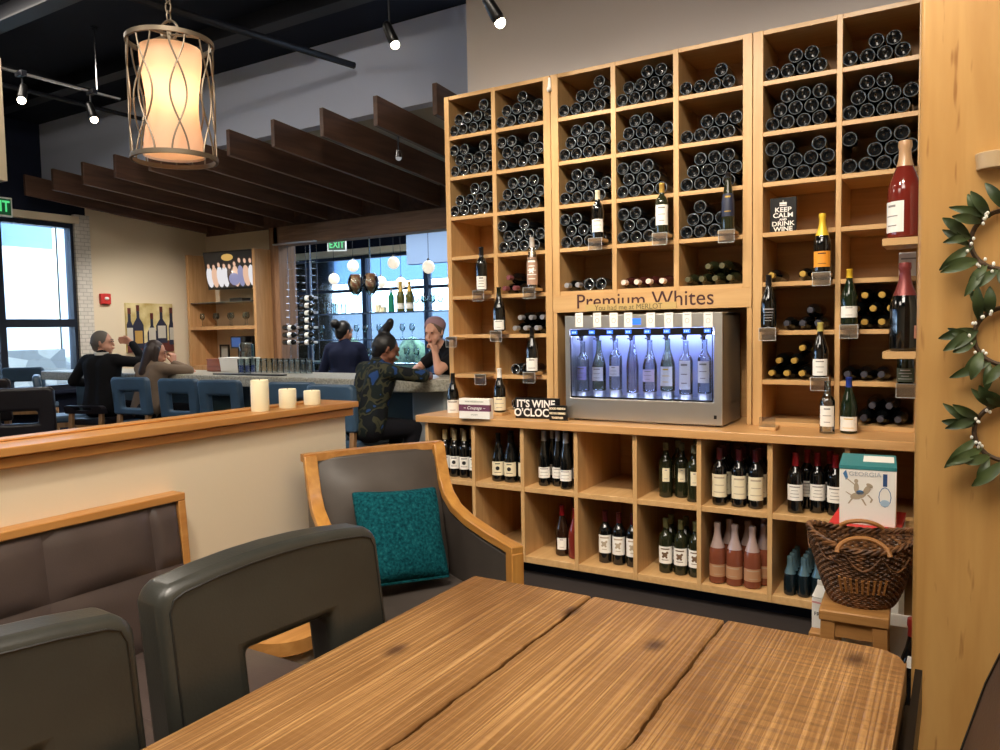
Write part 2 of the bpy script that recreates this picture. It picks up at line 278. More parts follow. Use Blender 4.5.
# ================================================================ ceiling fittings
jm = mat('black_steel', S(26, 28, 36), .5, .4)
for i, y in enumerate((.9, 2.1, 3.3, 4.5)):
    tag(MB().box(-9.8, 2.1, y, y + .06, 3.98, 4.12).box(-9.8, 2.1, y - .04, y + .10, 3.97, 3.985).out('ceiling_joist', jm),
        'black steel joist under the dark ceiling, %s out from the shelf wall' % ORD[3 - i], 'joist', 'black ceiling joists')
for i, (pts, r_) in enumerate(([[(-9.5, 2.7, 3.86), (-3, 2.7, 3.86), (1.9, 2.7, 3.86)], .03], [[(-7.6, -3, 3.8), (-7.6, 5.2, 3.8)], .022], [[(-5.2, -3, 3.78), (-5.2, 1.5, 3.78), (-4.6, 5.2, 3.80)], .03])):
    tag(MB().tube(pts, r_, 8).out('ceiling_pipe', jm), ('black pipe along the dark ceiling beside the pendant chain', 'thin black conduit crossing the ceiling toward the painting wall', 'black pipe running across the ceiling to the white bulkhead')[i], 'pipe')
tag(MB().box(-9.2, -5.6, .2, .75, 3.6, 3.98).out('air_duct', jm, bevel=.02), 'black rectangular air duct hung beneath the dark ceiling', 'duct')
# rough beams reaching over the bar
for k in range(11):
    x = -9.6 + .6016 * k; dz = random.uniform(-.004, .004); t, h, y0, y1 = .045, .244, 4.95, BY - .23; s = -.084
    z = 3.161 + dz; bz = z + s * (y1 - y0)
    b = MB().hexa([(x, y0, z), (x + t, y0, z), (x + t, y1, bz), (x, y1, bz)], [(x, y0, z + h), (x + t, y0, z + h), (x + t, y1, bz + h), (x, y1, bz + h)])
    o = b.out('canopy_beam', w_beam, bevel=.004); o['kind'] = 'thing'
    tag(o, 'dark rough-sawn canopy beam over the bar, %s counted from the painting wall' % ORD[k], 'beam', 'canopy beams over the bar')
    if k < 10: continue
# pendant lamp
def pendant():
    L0 = (-2.50, 1.83, 2.125); R, H = .146, .418
    t = thing('pendant_lamp', 'drum pendant lamp with a wavy white shade inside an interlaced metal cage', 'lamp', L0, .3)
    for z in (0, H): MB().lathe([(R + .006, z - .008), (R + .006, z + .008), (R - .004, z + .008), (R - .004, z - .008), (R + .006, z - .008)], 40).out('cage_hoop', bronze, t)
    wv = MB(); n = 8
    for sgn in (1, -1):
        for i in range(n):
            pts = []
            for j in range(25):
                f = j / 24; a = 2 * PI * (i + .5 * (sgn > 0) * 0 + sgn * .33 * math.sin(PI * f * 2 - PI / 2) * .75) / n + PI / n * 0
                pts.append((R * math.cos(a), R * math.sin(a), H * f))
            wv.tube(pts, .0032, 6)
    wv.out('cage_wire', bronze, t)
    sh = MB(); pr = []
    for j in range(25):
        f = j / 24; pr.append((.098 + .009 * math.cos(2 * PI * f * 1.0 + .3), .010 + .385 * f))
    sh.lathe(pr, 40)
    sm = bpy.data.materials.new('lit_shade'); sm.use_nodes = True; b = sm.node_tree.nodes['Principled BSDF']; b.inputs['Base Color'].default_value = S(238, 208, 186); b.inputs['Roughness'].default_value = .9
    NN, LL = sm.node_tree.nodes, sm.node_tree.links; tr = NN.new('ShaderNodeBsdfTranslucent'); tr.inputs[0].default_value = S(248, 214, 184); mx = NN.new('ShaderNodeMixShader'); mx.inputs[0].default_value = .6
    LL.new(b.outputs[0], mx.inputs[1]); LL.new(tr.outputs[0], mx.inputs[2]); LL.new(mx.outputs[0], NN['Material Output'].inputs[0])
    sh.out('lamp_shade', sm, t)
    MB().lathe([(.0, .018), (.104, .018)], 40).out('diffuser', sm, t)
    for a in (0.4, 2.5, 4.6): MB().ell((.045 * math.cos(a), .045 * math.sin(a), .2), (.016, .016, .04)).out('bulb', glow('warm_bulb', S(255, 214, 150), 7), t)
    sp = MB()
    for a in range(4): sp.tube([(0, 0, H + .03), (.09 * math.cos(a * PI / 2), .09 * math.sin(a * PI / 2), H + .015), (R * math.cos(a * PI / 2), R * math.sin(a * PI / 2), H)], .005, 6)
    sp.tube([(.035 * math.cos(q), 0, H + .045 + .035 * math.sin(q)) for q in [2 * PI * i / 16 for i in range(16)]], .005, 6, closed=True)
    sp.out('hanger', bronze, t)
    ch = MB(); z = H + .075; i = 0
    while z + L0[2] < 4.1:
        ch.tube([((.011 * math.cos(q) if i % 2 else 0), (0 if i % 2 else .011 * math.cos(q)), z + .02 + .021 * math.sin(q)) for q in [2 * PI * k / 10 for k in range(10)]], .003, 5, closed=True); z += .033; i += 1
    ch.out('chain', bronze, t); ch2 = MB().tube([(0, 0, .2), (0, 0, H + .05)], .008, 6); ch2.out('stem', bronze, t)
    lp = lamp('POINT', 'pendant_bulb_light', (L0[0], L0[1], L0[2] + .24), 1.5, (1, .76, .50), None, .05)
pendant()
# track lights
lit = glow('lamp_lens', S(255, 238, 200), 30)
def track_head(p, d, label, stem):
    p = Vector(p); d = Vector(d).normalized(); t = thing('track_light', label, 'spotlight', p, 0, 'track spotlights')
    MB().cap((0, 0, 0), -d * .10, .036, .03, n=12).out('lamp_head', black_pl, t); MB().ell(d * .032, (.03, .03, .03), n=12, k=8).out('lens', lit, t)
    MB().tube([-d * .06, (-d.x * .06, -d.y * .06, stem)], .008, 6).box(-.05, .05, -.02, .02, stem - .01, stem + .03).out('bracket', jm, t)
    sp = lamp('SPOT', 'aimed_spot', p + d * .07, 25, WARM2, p + d, .03, 1.5, .7)
P1 = AX(22, 97, -6.4); P2 = AX(93, 116, -6.4); P3 = AX(393, 40, -3.25); P4 = AX(497, 17, -2.2)
rd = (P2 - P1).normalized(); zr = max(P1.z, P2.z) + .17
track_head(P1, (.35, -.35, -1), 'glowing spotlight on the ceiling rail, the one away from its hanging rod', P1.z * 0 + zr - P1.z); track_head(P2, (.3, .1, -1), 'glowing spotlight on the ceiling rail end by the pendant lamp', zr - P2.z)
q0, q1 = P1 - rd * 1.5, P2 + rd * .25
tag(MB().tube([(q0.x, q0.y, zr + .02), (q1.x, q1.y, zr + .02)], .018, 8).out('lighting_rail', chrome), 'slim silver lighting rail carrying two glowing spotlights', 'rail')
q = P2 + rd * .05; tag(MB().tube([(q.x, q.y, zr + .03), (q.x, q.y, 4.1)], .007, 6).lathe([(.03, 0), (.03, .02)], 10, (q.x, q.y, 4.1)).out('rail_rod', chrome), 'thin metal rod hanging the lighting rail from the ceiling', 'rod')
track_head(P3, (.35, .2, -1), 'black adjustable spotlight before the white bulkhead', 4.1 - P3.z); track_head(P4, (.45, .4, -1), 'small spotlight high above the first wine rack', 4.1 - P4.z)
# pale hanging panel at the frame edge and exit signs
hb0, hb1 = AX(7.5, 181, -5.95), AX(8, 60, -5.95); struct(MB().box(-6.6, -5.95, .6, hb0.y, hb0.z, hb1.z).box(-6.3, -6.2, 1.2, 1.3, hb1.z, 4.12).out('beam', p_cream))
def exit_sign(loc, rz, label, top=.3):
    t = thing('exit_sign', label, 'sign', loc, rz); MB().box(-.17, .17, -.02, .02, -.11, .11).out('housing', white_pl, t, bevel=.006); MB().box(-.15, .15, -.026, -.02, -.09, .09).out('face', glow('exit_green', S(16, 110, 60), .3), t)
    text('EXIT', .17, glow('exit_letters', S(90, 235, 140), .9), t, (0, -.029, 0), sx=.78, bold=.004); MB().tube([(0, 0, .1), (0, 0, top)], .012, 6).out('bracket', jm, t)
e1 = AX(-4.5, 206, -9.3); exit_sign((e1.x, e1.y, e1.z), PI / 2, 'green lit exit sign above the storefront window', 4.11 - e1.z); e2 = AY(337, 245, 10.2); exit_sign((e2.x, e2.y, e2.z), .5, 'green lit exit sign beyond the bar opening', 3.5 - e2.z)
# half wall with an oak cap, bench, candles
HX = -2.4
struct(MB().box(HX - .13, HX, -3.6, 2.585, 0, 1.10).out('wall_half', p_cream))
struct(MB().box(HX - .17, HX + .025, -3.6, 2.615, 1.098, 1.131).box(HX - .2, HX + .045, -3.6, 2.63, 1.135, 1.162).box(HX - .16, HX - .03, -3.6, 2.60, 1.13, 1.136, 1).box(HX - .165, HX - .10, 1.17, 2.5, 1.162, 1.170).out('trim_5', [w_cap, dark_metal], bevel=.004))
struct(MB().box(HX, HX + .012, -3.6, 2.58, 0, .1).out('baseboard_half', w_cap))
wax = mat('ivory_wax', S(236, 226, 190), .5)
for i, (px, py, h_) in enumerate(((242.5, 412, .128), (278, 409, .08), (304, 406, .062))):
    c = AZ(px, py - 2, 1.163); c.x = HX - .04; k = thing('pillar_candle', ('tallest ivory pillar candle on the half wall cap', 'middle ivory pillar candle, half the height of its tall neighbour', 'shortest ivory pillar candle near the half wall end')[i], 'candle', (c.x, c.y, 1.1625), 0, 'candles on the half wall')
    MB().lathe([(0, 0), (.035, 0), (.036, .004), (.036, h_ - .004), (.034, h_), (.028, h_ - .004), (0, h_ - .012)], 24).out('wax_body', wax, k); MB().tube([(0, 0, h_ - .012), (.001, 0, h_ + .004)], .0012, 5).out('wick', ink, k)
def bench():
    t = thing('booth_bench', 'brown leather tufted bench with oak back frame along the half wall', 'bench', (0, 0, 0))
    bx = HX + .001; p = MB(); ys = [1.66, 1.555, 1.205, .86, .5, .15, -.2, -.55, -.9]
    def puff(y1, y0, x0, xt, z0, z1, d):
        n = 9; vs = []; fs = []
        for j in range(n):
            for i in range(n):
                u, v = i / (n - 1), j / (n - 1); b = (1 - (2 * u - 1) ** 6) * (1 - (2 * v - 1) ** 6) * d
                vs.append((x0 + (xt - x0) * v + b, y0 + (y1 - y0) * u, z0 + (z1 - z0) * v))
        for j in range(n - 1):
            for i in range(n - 1): a = j * n + i; fs.append((a, a + 1, a + n + 1, a + n))
        return vs, fs
    for i in range(len(ys) - 1):
        MB().add(*puff(ys[i], ys[i + 1], bx + .085, bx + .055, .685, .895, .02)).out('back_panel', l_brown, t); MB().add(*puff(ys[i], ys[i + 1], bx + .115, bx + .085, .43, .685, .018)).out('back_panel', l_brown, t)
    MB().hexa([(bx, -1, .3), (bx + .12, -1, .3), (bx + .12, 1.66, .3), (bx, 1.66, .3)], [(bx, -1, .9), (bx + .056, -1, .9), (bx + .056, 1.66, .9), (bx, 1.66, .9)]).out('back_core', l_brown, t)
    MB().box(bx, bx + .07, -1, 1.69, .9, .926).hexa([(bx, 1.662, .05), (bx + .13, 1.662, .05), (bx + .13, 1.69, .05), (bx, 1.69, .05)], [(bx, 1.662, .9), (bx + .07, 1.662, .9), (bx + .07, 1.69, .9), (bx, 1.69, .9)]).out('back_frame', w_cap, t, bevel=.003)
    for i in range(len(ys) - 1):
        if i == 0: continue
        y1, y0 = (1.66 if i == 1 else ys[i]), ys[i + 1]; vs, fs = puff(y1, y0, .445, .445, bx + .12, HX + .66, .022); vs = [(z, y, x) for x, y, z in vs]; MB().add(vs, fs).out('seat_panel', l_brown, t)
    MB().box(bx, HX + .66, -1, 1.66, .3, .446).out('seat_core', l_brown, t, bevel=.01); MB().box(bx + .02, HX + .6, -1, 1.64, 0, .3).out('plinth', w_cap, t)
bench()
# ================================================================ wine racks
UY, UB, Z0, Z1 = 4.22, 4.585, .935, 3.01
ROWS = [2.995, 2.737, 2.475, 2.213, 1.951, 1.689, 1.433, 1.170, .953]                # underside-to-shelf levels, top down (shelf mid heights)
CX = [(-2.926, -2.597), (-2.567, -2.224), (-2.123, -1.779), (-1.749, -1.406), (-1.375, -1.025), (-.921, -.564), (-.538, -.203)]
TH = .024
def rack(label, cols, x0, x1, zb, stile_l, stile_r):
    t = thing('wine_rack', label, 'rack', ((x0 + x1) / 2, UY, zb), 0, 'maple wine racks'); ox = (x0 + x1) / 2
    def P(nm, xa, xb, ya, yb, za, zt, m_): return MB().box(xa - ox, xb - ox, ya - UY, yb - UY, za - zb, zt - zb).out(nm, m_, t, bevel=.0015, seg=1)
    P('side_panel', x0, cols[0][0], UY, UB, zb, Z1, w_v); P('side_panel', cols[-1][1], x1, UY, UB, zb, Z1, w_v)
    for a, b_ in zip(cols[:-1], cols[1:]): P('divider', a[1], b_[0], UY, UB, zb, Z1, w_v)
    P('back_panel', x0, x1, UB, UB + .012, zb, Z1, w_back)
    n = len([z for z in ROWS if z > zb - .03])
    for i, z in enumerate(ROWS):
        if z < zb - .03: continue
        for a, b_ in cols: P('shelf', a, b_, UY + .002, UB, (Z1 - TH if i == 0 else z - TH / 2), (Z1 if i == 0 else z + TH / 2), w_h) if z > zb + .03 else P('shelf', a, b_, UY + .002, UB, zb, zb + TH, w_h)
    return t
rack('maple wine rack of two columns at the bar end', CX[:2], -2.962, -2.176, Z0, 0, 0)
RM = rack('three-column maple wine rack bridging over the dispenser', CX[2:5], -2.172, -.976, 1.689 - .012, 0, 0)
rack('maple wine rack of two columns beside the wide wooden pillar', CX[5:], -.972, -.165, Z0, 0, 0)
def rp(nm, x0, x1, y0, y1, z0, z1, mt):
    return MB().box(x0 + 1.574, x1 + 1.574, y0 - UY, y1 - UY, z0 - 1.677, z1 - 1.677).out(nm, mt, RM, bevel=.0015, seg=1)
rp('fascia', -2.172, -.976, UY - .004, UY + .02, 1.572, 1.677, w_h)
rp('niche_side', -2.172, -2.146, UY, UB, Z0, 1.572, w_v); rp('niche_side', -1.002, -.976, UY, UB, Z0, 1.572, w_v); rp('niche_back', -2.146, -1.002, UB, UB + .012, Z0, 1.677, w_back)
text('Premium Whites', .122, mat('maroon_ink', S(62, 24, 24), .5), RM, (-.02, -.0055, -.046), sx=1.0, bold=.0002)
sl = AY(628, 307, UY - .008); rl = thing('slogan_strip', 'narrow tan strip reading You had me at merlot, propped on the dispenser', 'sign', (sl.x, UY - .012, sl.z - .018)); MB().box(-.27, .29, 0, .006, 0, .04).out('strip_board', mat('tan_strip', S(190, 160, 100), .6), rl)
text('You had me at MERLOT', .044, mat('olive_ink', S(96, 84, 50), .6), rl, (0, -.001, .017), sx=.95)
# lower cubby cabinet and the worktop
LY, LX = 3.92, [-2.588, -2.240, -1.887, -1.530, -1.175, -.816, -.462]
lc = thing('cubby_cabinet', 'long maple cubby cabinet with two rows of open bottle cells', 'cabinet', (-1.5, LY, 0)); ED = [-2.942] + LX + [-.11]
def lp_(nm, x0, x1, y0, y1, z0, z1, mt): return MB().box(x0 + 1.5, x1 + 1.5, y0 - LY, y1 - LY, z0, z1).out(nm, mt, lc, bevel=.0015, seg=1)
for i, x in enumerate(ED): lp_('side_panel' if i in (0, 8) else 'divider', x - .012, x + .012, LY, 4.56, .078, .89, w_v)
for a, b_ in zip(ED[:-1], ED[1:]):
    lp_('shelf', a + .012, b_ - .012, LY + .001, 4.56, .078, .118, w_d); lp_('shelf', a + .012, b_ - .012, LY + .004, 4.56, .505, .535, w_d)
lp_('back_panel', -2.95, -.1, 4.56, 4.58, .078, .89, w_back); lp_('plinth', -2.9, -.12, LY + .09, 4.5, 0, .078, p_black)
wt = tag(MB().box(-3.01, -.06, 3.895, 4.60, .89, .935).out('worktop', w_top, bevel=.004), 'continuous maple worktop on the long cubby cabinet', 'worktop')
# ---------------------------------------------------------------- bottles lying in the racks
g_heel_glint = mat('heel_glint_glass', S(98, 106, 112), .14, spec=.8, coat=.3)  # paler heel ring paints the light the thick glass edge catches
def lying(punt, capm=None):
    m_ = MB(); R = .037
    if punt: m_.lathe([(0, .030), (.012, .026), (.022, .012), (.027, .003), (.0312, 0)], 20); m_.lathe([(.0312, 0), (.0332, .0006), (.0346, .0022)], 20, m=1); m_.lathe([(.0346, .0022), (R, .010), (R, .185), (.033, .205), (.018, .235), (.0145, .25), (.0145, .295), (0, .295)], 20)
    else:
        m_.lathe([(0, .30), (R, .295), (R, .115), (.033, .09), (.018, .06), (.0145, .048), (.0145, .04)], 18); m_.lathe([(.0152, .05), (.0152, .004), (.0145, .001), (.0155, 0), (.006, -.0005), (0, -.0005)], 14, m=1)
    m_.v = [(x, z, y) for x, y, z in m_.v]                              # lie along +Y
    return m_
protos = {}
def lay(key, x, y, z, label, group):
    if key not in protos:
        mt = {'base': [g_ret, g_heel_glint], 'base2': [g_ret, g_heel_glint], 'silver': [g_dark, silverfoil], 'gold': [g_dark, gold], 'darkcap': [g_dark, mat('slate_foil', S(58, 58, 68), .4)], 'pink': [mat('dark_rose_glass', S(58, 26, 24), .08), mat('pale_foil', S(226, 206, 190), .4)], 'olive': [g_olive, mat('olive_foil', S(84, 80, 52), .4)], 'plum': [g_dark, mat('plum_foil', S(120, 66, 70), .4)]}[key]  # neck-out rosé glass is a darker brown-maroon
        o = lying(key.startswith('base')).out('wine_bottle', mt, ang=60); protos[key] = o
    else:
        o = protos[key].copy(); COL.objects.link(o)
    o.location = (x, y, z); o.rotation_euler = (0, random.uniform(0, 6), 0); tag(o, label, 'bottle', group); return o
SP, R0 = .0772, .0372
top_row = []
def pile(ci, ri, layers, key='base', desc='dark bottle', y=None):
    a, b_ = CX[ci]; zb = (ROWS[ri + 1] + TH / 2) if ri < 7 else Z0 + TH; slack = (b_ - a) - .3425
    side = '%s rack column from the bar, %s cell down' % (ORD[ci], ORD[ri])
    for L, bits in enumerate(layers):
        for i, c in enumerate(bits):
            if c != '1': continue
            if ri == 0 and key == 'base': top_row.append((a + slack / 2 + R0 + SP * i + (SP / 2 if L % 2 else 0), zb + R0 - .0002 + L * .0667)); continue
            x = a + slack / 2 + R0 + SP * i + (SP / 2 if L % 2 else 0) + random.uniform(-.0007, .0007); z = zb + R0 - .0002 + L * .0667
            lay(key, x, (y or UY + .001) + random.uniform(0, .014), z, '%s, %s, %s layer, %s along' % (desc, side, ('bottom', 'middle', 'top')[L], ORD[i]), 'bottles lying in rack column %s cell %s' % (ORD[ci], ORD[ri]))
F = '1111'
for ci, ri, ly in ((0, 0, (F, F, '0001')), (0, 1, (F, F, '1101')), (0, 2, (F, F, '0011')), (1, 0, (F, F, '0010')), (1, 1, (F, F, '1101')), (1, 2, (F, F, '0111')), (1, 3, (F, F, '1010')),
                   (2, 0, (F, '0111', '0001')), (2, 1, (F, F, '0111')), (2, 2, (F, F, '0110')), (2, 3, (F, '1110', '1100')), (3, 0, (F, F, '0011')), (3, 1, (F, F, '0110')), (3, 2, (F, '1110', '1110')), (3, 3, ('1111', '1110', '1100')),
                   (4, 0, (F, '0010')), (4, 1, (F, '0111')), (4, 2, (F, F, '0111')), (4, 3, (F, '1110', '0100')), (5, 0, (F, '0110')), (5, 1, (F, F, '0111')), (5, 2, (F, F, '1101')), (6, 0, (F, '0110')), (6, 1, (F, F, '0110')), (6, 2, (F, '0111', '1011'))):
    pile(ci, ri, ly)
pile(1, 4, ('1100', '1000'), 'plum', 'plum-capped bottle'); pile(1, 5, ('0111', '0111'), 'silver', 'silver-capped bottle'); pile(1, 6, ('0110',)); pile(1, 7, ('0110',))
pile(2, 4, ('1100',), 'silver', 'white-tipped bottle'); pile(2, 4, ('0011',)); pile(3, 4, (F,), 'pink', 'rosé neck-out bottle'); pile(4, 4, (F, '0110'), 'olive', 'olive neck-out bottle', 4.24)
pile(5, 4, ('1011',), 'gold', 'gold-tipped bottle'); pile(5, 5, ('0111', '0010'), 'darkcap', 'dark-capped bottle'); pile(5, 6, ('1111', '1100', '0010'), 'gold', 'gold-tipped bottle')
pile(6, 5, ('0110', '1110', '0110'), 'gold', 'gold-tipped bottle'); pile(6, 6, ('1110',), 'darkcap', 'dark-capped bottle'); pile(6, 7, ('0111', '0110'), 'darkcap', 'dark-capped bottle')
tr_ = MB()
for x, z in top_row:
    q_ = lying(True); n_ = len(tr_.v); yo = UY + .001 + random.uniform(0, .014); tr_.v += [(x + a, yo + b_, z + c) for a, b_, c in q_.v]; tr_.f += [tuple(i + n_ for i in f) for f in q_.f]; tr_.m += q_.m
o = tr_.out('wine_bottles', [g_ret, g_heel_glint], ang=60); o['kind'] = 'stuff'; tag(o, 'dark wine bottles lying in the topmost cells of all three racks', 'bottles')
# ---------------------------------------------------------------- upright bottles
PROF = {'bordeaux': [(0, .004), (.030, 0), (.0368, .004), (.0375, .010), (.0375, .185), (.036, .197), (.028, .213), (.018, .228), (.0150, .240), (.0140, .290), (.0150, .291), (.0150, .30), (0, .30)],
        'burgundy': [(0, .004), (.033, 0), (.0400, .004), (.041, .012), (.041, .140), (.038, .162), (.030, .190), (.021, .218), (.0155, .240), (.0140, .288), (.0150, .289), (.0150, .298), (0, .298)],
        'champagne': [(0, .004), (.036, 0), (.0430, .005), (.044, .012), (.044, .150), (.041, .175), (.032, .205), (.022, .235), (.0165, .262), (.0150, .290), (.0175, .298), (.0175, .306), (.0165, .318), (0, .320)],
        'flute': [(0, .004), (.028, 0), (.0340, .004), (.035, .012), (.035, .150), (.033, .185), (.026, .225), (.019, .258), (.0150, .285), (.0140, .322), (.015, .323), (.015, .33), (0, .33)],
        'mini': [(0, .003), (.024, 0), (.0290, .004), (.030, .008), (.030, .088), (.028, .105), (.020, .130), (.0145, .150), (.0125, .178), (.0135, .185), (.012, .195), (0, .195)]}
def rad(pr, z):
    for (r0, z0), (r1, z1) in zip(pr[1:-1], pr[2:]):
        if z0 <= z <= z1 and z1 > z0: return r0 + (r1 - r0) * (z - z0) / (z1 - z0)
    return pr[-2][0]
def bottle(kind, glass, cap, capz, labm, lz, span, inkm=None, label='', group=None, lines=3, scale=1, motif=None):
    pr = [(r * scale, z * scale) for r, z in PROF[kind]]
    root = MB().lathe(pr, 22).out({'mini': 'split_bottle', 'champagne': 'sparkling_bottle'}.get(kind, 'wine_bottle'), glass, ang=60); tag(root, label or 'bottle', 'bottle', group)
    if cap:
        c0 = capz * scale; zs = [c0] + [z for r, z in pr if z > c0] ; cp = [(rad(pr, z) + .0008, z) for z in zs[:-1]] + [(pr[-2][0] + .0006, pr[-2][1] + .0008), (0, pr[-1][1] + .001)]
        MB().lathe(cp, 18).out('capsule', cap, root, ang=60)
    if labm:
        z0, z1 = lz[0] * scale, lz[1] * scale; a = math.radians(span) / 2; A = -PI / 2; lb = MB(); e = .0007
        ks = [z0 + (z1 - z0) * k / 4 for k in range(5)]
        lb.lathe([(rad(pr, z) + e, z) for z in ks], 12, a0=A - a, a1=A + a)
        if inkm:
            rnd = random.Random(kind + str(lz) + str(span)); h = z1 - z0
            for q in range(lines):
                zz = z0 + h * (.2 + .62 * q / max(1, lines - 1)); w = a * rnd.uniform(.3, .6); t = h * (.035 if q != lines - 1 else .07)
                lb.lathe([(rad(pr, zz) + e * 2, zz), (rad(pr, zz) + e * 2, zz + t)], 5, a0=A - w, a1=A + w, m=1)
            if motif == 'disc' or motif == 'flower':
                zc = z0 + h * .52
                for dx, dz, rr in ((0, 0, .013), (.012, .012, .007), (-.012, .008, .007), (.008, -.014, .006), (-.011, -.011, .007)):
                    pts = [(dx + rr * math.cos(2 * PI * j / 10), dz + rr * math.sin(2 * PI * j / 10)) for j in range(10)]; rb = rad(pr, zc) + e * 2.5
                    lb.add([(rb * math.sin(u / rb), -rb * math.cos(u / rb), zc + v) for u, v in pts], [tuple(range(10))], 1)
                    if motif == 'disc': break
        lb.out('label', [labm, inkm or grey_ink], root, ang=60)
    return root
def put(o, x, y, z, rz=0, label=None): o.location = (x, y, z); o.rotation_euler = (0, 0, rz); return o
def faceup(x, y): return math.atan2(-x * 0 + (0 - x), -(0 - y)) * .75                # turn a label toward the aisle
def cell(ci, row, spots, make, desc, group, jit=.12):
    a = ED[ci] + .012; z = .1185 if row == 1 else .5355; proto = None; rk = lambda y: round(y / .1); nrow = sorted({rk(s[1]) for s in spots}); cnt = {}; spots = sorted(spots, key=lambda s: (rk(s[1]), s[0]))
    for sx, sy in spots:
        k = rk(sy); cnt[k] = cnt.get(k, 0) + 1; lab = '%s, %s row, %s along' % (desc, ('front', 'second', 'third', 'fourth')[nrow.index(k)], ORD[cnt[k] - 1])
        x, y = a + sx, LY + sy; rz = faceup(x, y) + random.uniform(-jit, jit)
        if proto is None: proto = make(lab, group); put(proto, x, y, z, rz)
        else: dup(proto, (x, y, z), rz, lab, group)
def grid(xs, ys, skip=()): return [(x, y) for y in ys for x in xs if (x, y) not in skip]
cell(0, 0, grid((.06, .136, .212, .288), (.10, .19)), lambda l, g: bottle('bordeaux', g_dark, mat('champagne_foil', S(206, 190, 150), .4), .235, paper, (.055, .135), 110, ink, l, g, 2, motif='disc'), 'white-labelled dark bottle in the top cell nearest the bar', 'top cell nearest the bar')
cell(1, 0, [(.11, .10), (.195, .105), (.28, .13), (.14, .21), (.24, .22)], lambda l, g: bottle('burgundy', g_dark, blackfoil, .24, cream_paper, (.04, .125), 130, ink, l, g, 2, motif='disc'), 'dark bottle with round-seal cream label in the second top cell', 'second top cell')
cell(2, 0, [(.085, .10), (.245, .07), (.165, .125), (.285, .155), (.085, .21), (.17, .22), (.255, .245)], lambda l, g: bottle('flute', g_dark, silverfoil, .27, paper, (.05, .115), 150, grey_ink, l, g, 3), 'tall white-capped dark bottle in the third top cell', 'third top cell')
cell(4, 0, [(.12, .13), (.20, .16), (.27, .20), (.29, .09), (.15, .25), (.24, .30)], lambda l, g: bottle('bordeaux', g_olive, mat('clear_cap', S(120, 120, 96), .3), .26, cream_paper, (.09, .165), 60, grey_ink, l, g, 2), 'olive green bottle in the fifth top cell', 'fifth top cell')
cell(5, 0, grid((.075, .175, .26), (.08, .165, .25)), lambda l, g: bottle('bordeaux', g_dark, darkred, .24, cream_paper, (.045, .165), 150, tan_ink, l, g, 3), 'dark bottle with tall cream label in the sixth top cell', 'sixth top cell')
cell(6, 0, [(.095, .08), (.19, .13), (.275, .11), (.13, .20), (.235, .22)], lambda l, g: bottle('bordeaux', g_dark, redfoil, .235, paper, (.065, .145), 140, grey_ink, l, g, 4), 'red-capped claret bottle in the seventh top cell', 'seventh top cell')
cell(2, 1, [(.185, .13)], lambda l, g: bottle('burgundy', g_brown, redfoil, .24, paper, (.04, .11), 80, grey_ink, l, g, 2), 'lone amber bottle with a red cap in the third bottom cell', None, 0)
cell(2, 1, [(.28, .11)], lambda l, g: bottle('burgundy', g_rose, redfoil, .24, None, None, 0, None, l, g), 'reddish unlabelled bottle behind a divider in the third bottom cell', None, 0)
cell(3, 1, grid((.115, .20, .285), (.12,)), lambda l, g: bottle('bordeaux', g_dark, darkred, .24, paper, (.06, .165), 140, tan_ink, l, g, 2, motif='flower'), 'dark bottle with crested white label in the fourth bottom cell', 'fourth bottom cell')
cell(4, 1, grid((.125, .21, .293), (.11, .20)), lambda l, g: bottle('bordeaux', g_olive, mat('olive_cap', S(110, 108, 70), .4), .25, paper, (.055, .15), 150, mat('brown_ink', S(110, 84, 60), .8), l, g, 2, motif='flower'), 'olive bottle with floral white label in the fifth bottom cell', 'fifth bottom cell')
cell(5, 1, [(.065, .075), (.155, .076), (.245, .077), (.285, .16), (.10, .18), (.195, .19), (.26, .27)], lambda l, g: bottle('champagne', mat('rose_amber_glass', S(122, 66, 46), .08, spec=.6), mat('silver_rose_foil', S(196, 172, 166), .3, .5), .19, mat('rose_label', S(174, 128, 92), .6), (.04, .105), 150, tan_ink, l, g, 2), 'pink sparkling bottle with rose foil in the sixth bottom cell', 'sixth bottom cell', .3)
cell(6, 1, grid((.075, .14, .205), (.06, .125, .19, .255)), lambda l, g: bottle('mini', mat('ink_teal_glass', S(14, 26, 32), .08, spec=.6), mat('ice_foil', S(104, 134, 146), .3, .6), .108, None, None, 0, None, l, g), 'small teal silver-topped bottle in the seventh bottom cell', 'seventh bottom cell')
# ---------------------------------------------------------------- bottles on show, each on a wood ledge with an acrylic ticket holder
acr_glow = mat('acrylic_edge_glow', S(206, 208, 206), .3)  # pale rim paints the light that gathers at acrylic edges
def ledge(x, y, z, label, w=.085, plate=True, depth=.10):
    t = thing('display_ledge', label, 'ledge', (x, y, z)); MB().box(-w / 2, w / 2, -depth / 2, depth / 2 + .0055, -.018, 0).out('ledge_block', w_h, t, bevel=.002, seg=1)
    if plate: MB().box(-w / 2 + .005, w / 2 + .005, -depth / 2 - .004, -depth / 2 - .001, -.066, .002).box(-w / 2 + .005, w / 2 + .005, -depth / 2 - .004, -depth / 2 + .03, .0005, .002).out('ticket_holder', acrylic, t)
    if plate:
        xa, xb, ya = -w / 2 + .005, w / 2 + .005, -depth / 2 - .0046
        MB().ring([(xa, -.066), (xb, -.066), (xb, .002), (xa, .002)], [(xa + .002, -.064), (xb - .002, -.064), (xb - .002, 0), (xa + .002, 0)], ya, ya + .0004).out('holder_edge_glow', acr_glow, t)
    return t
SHOW = 4.165
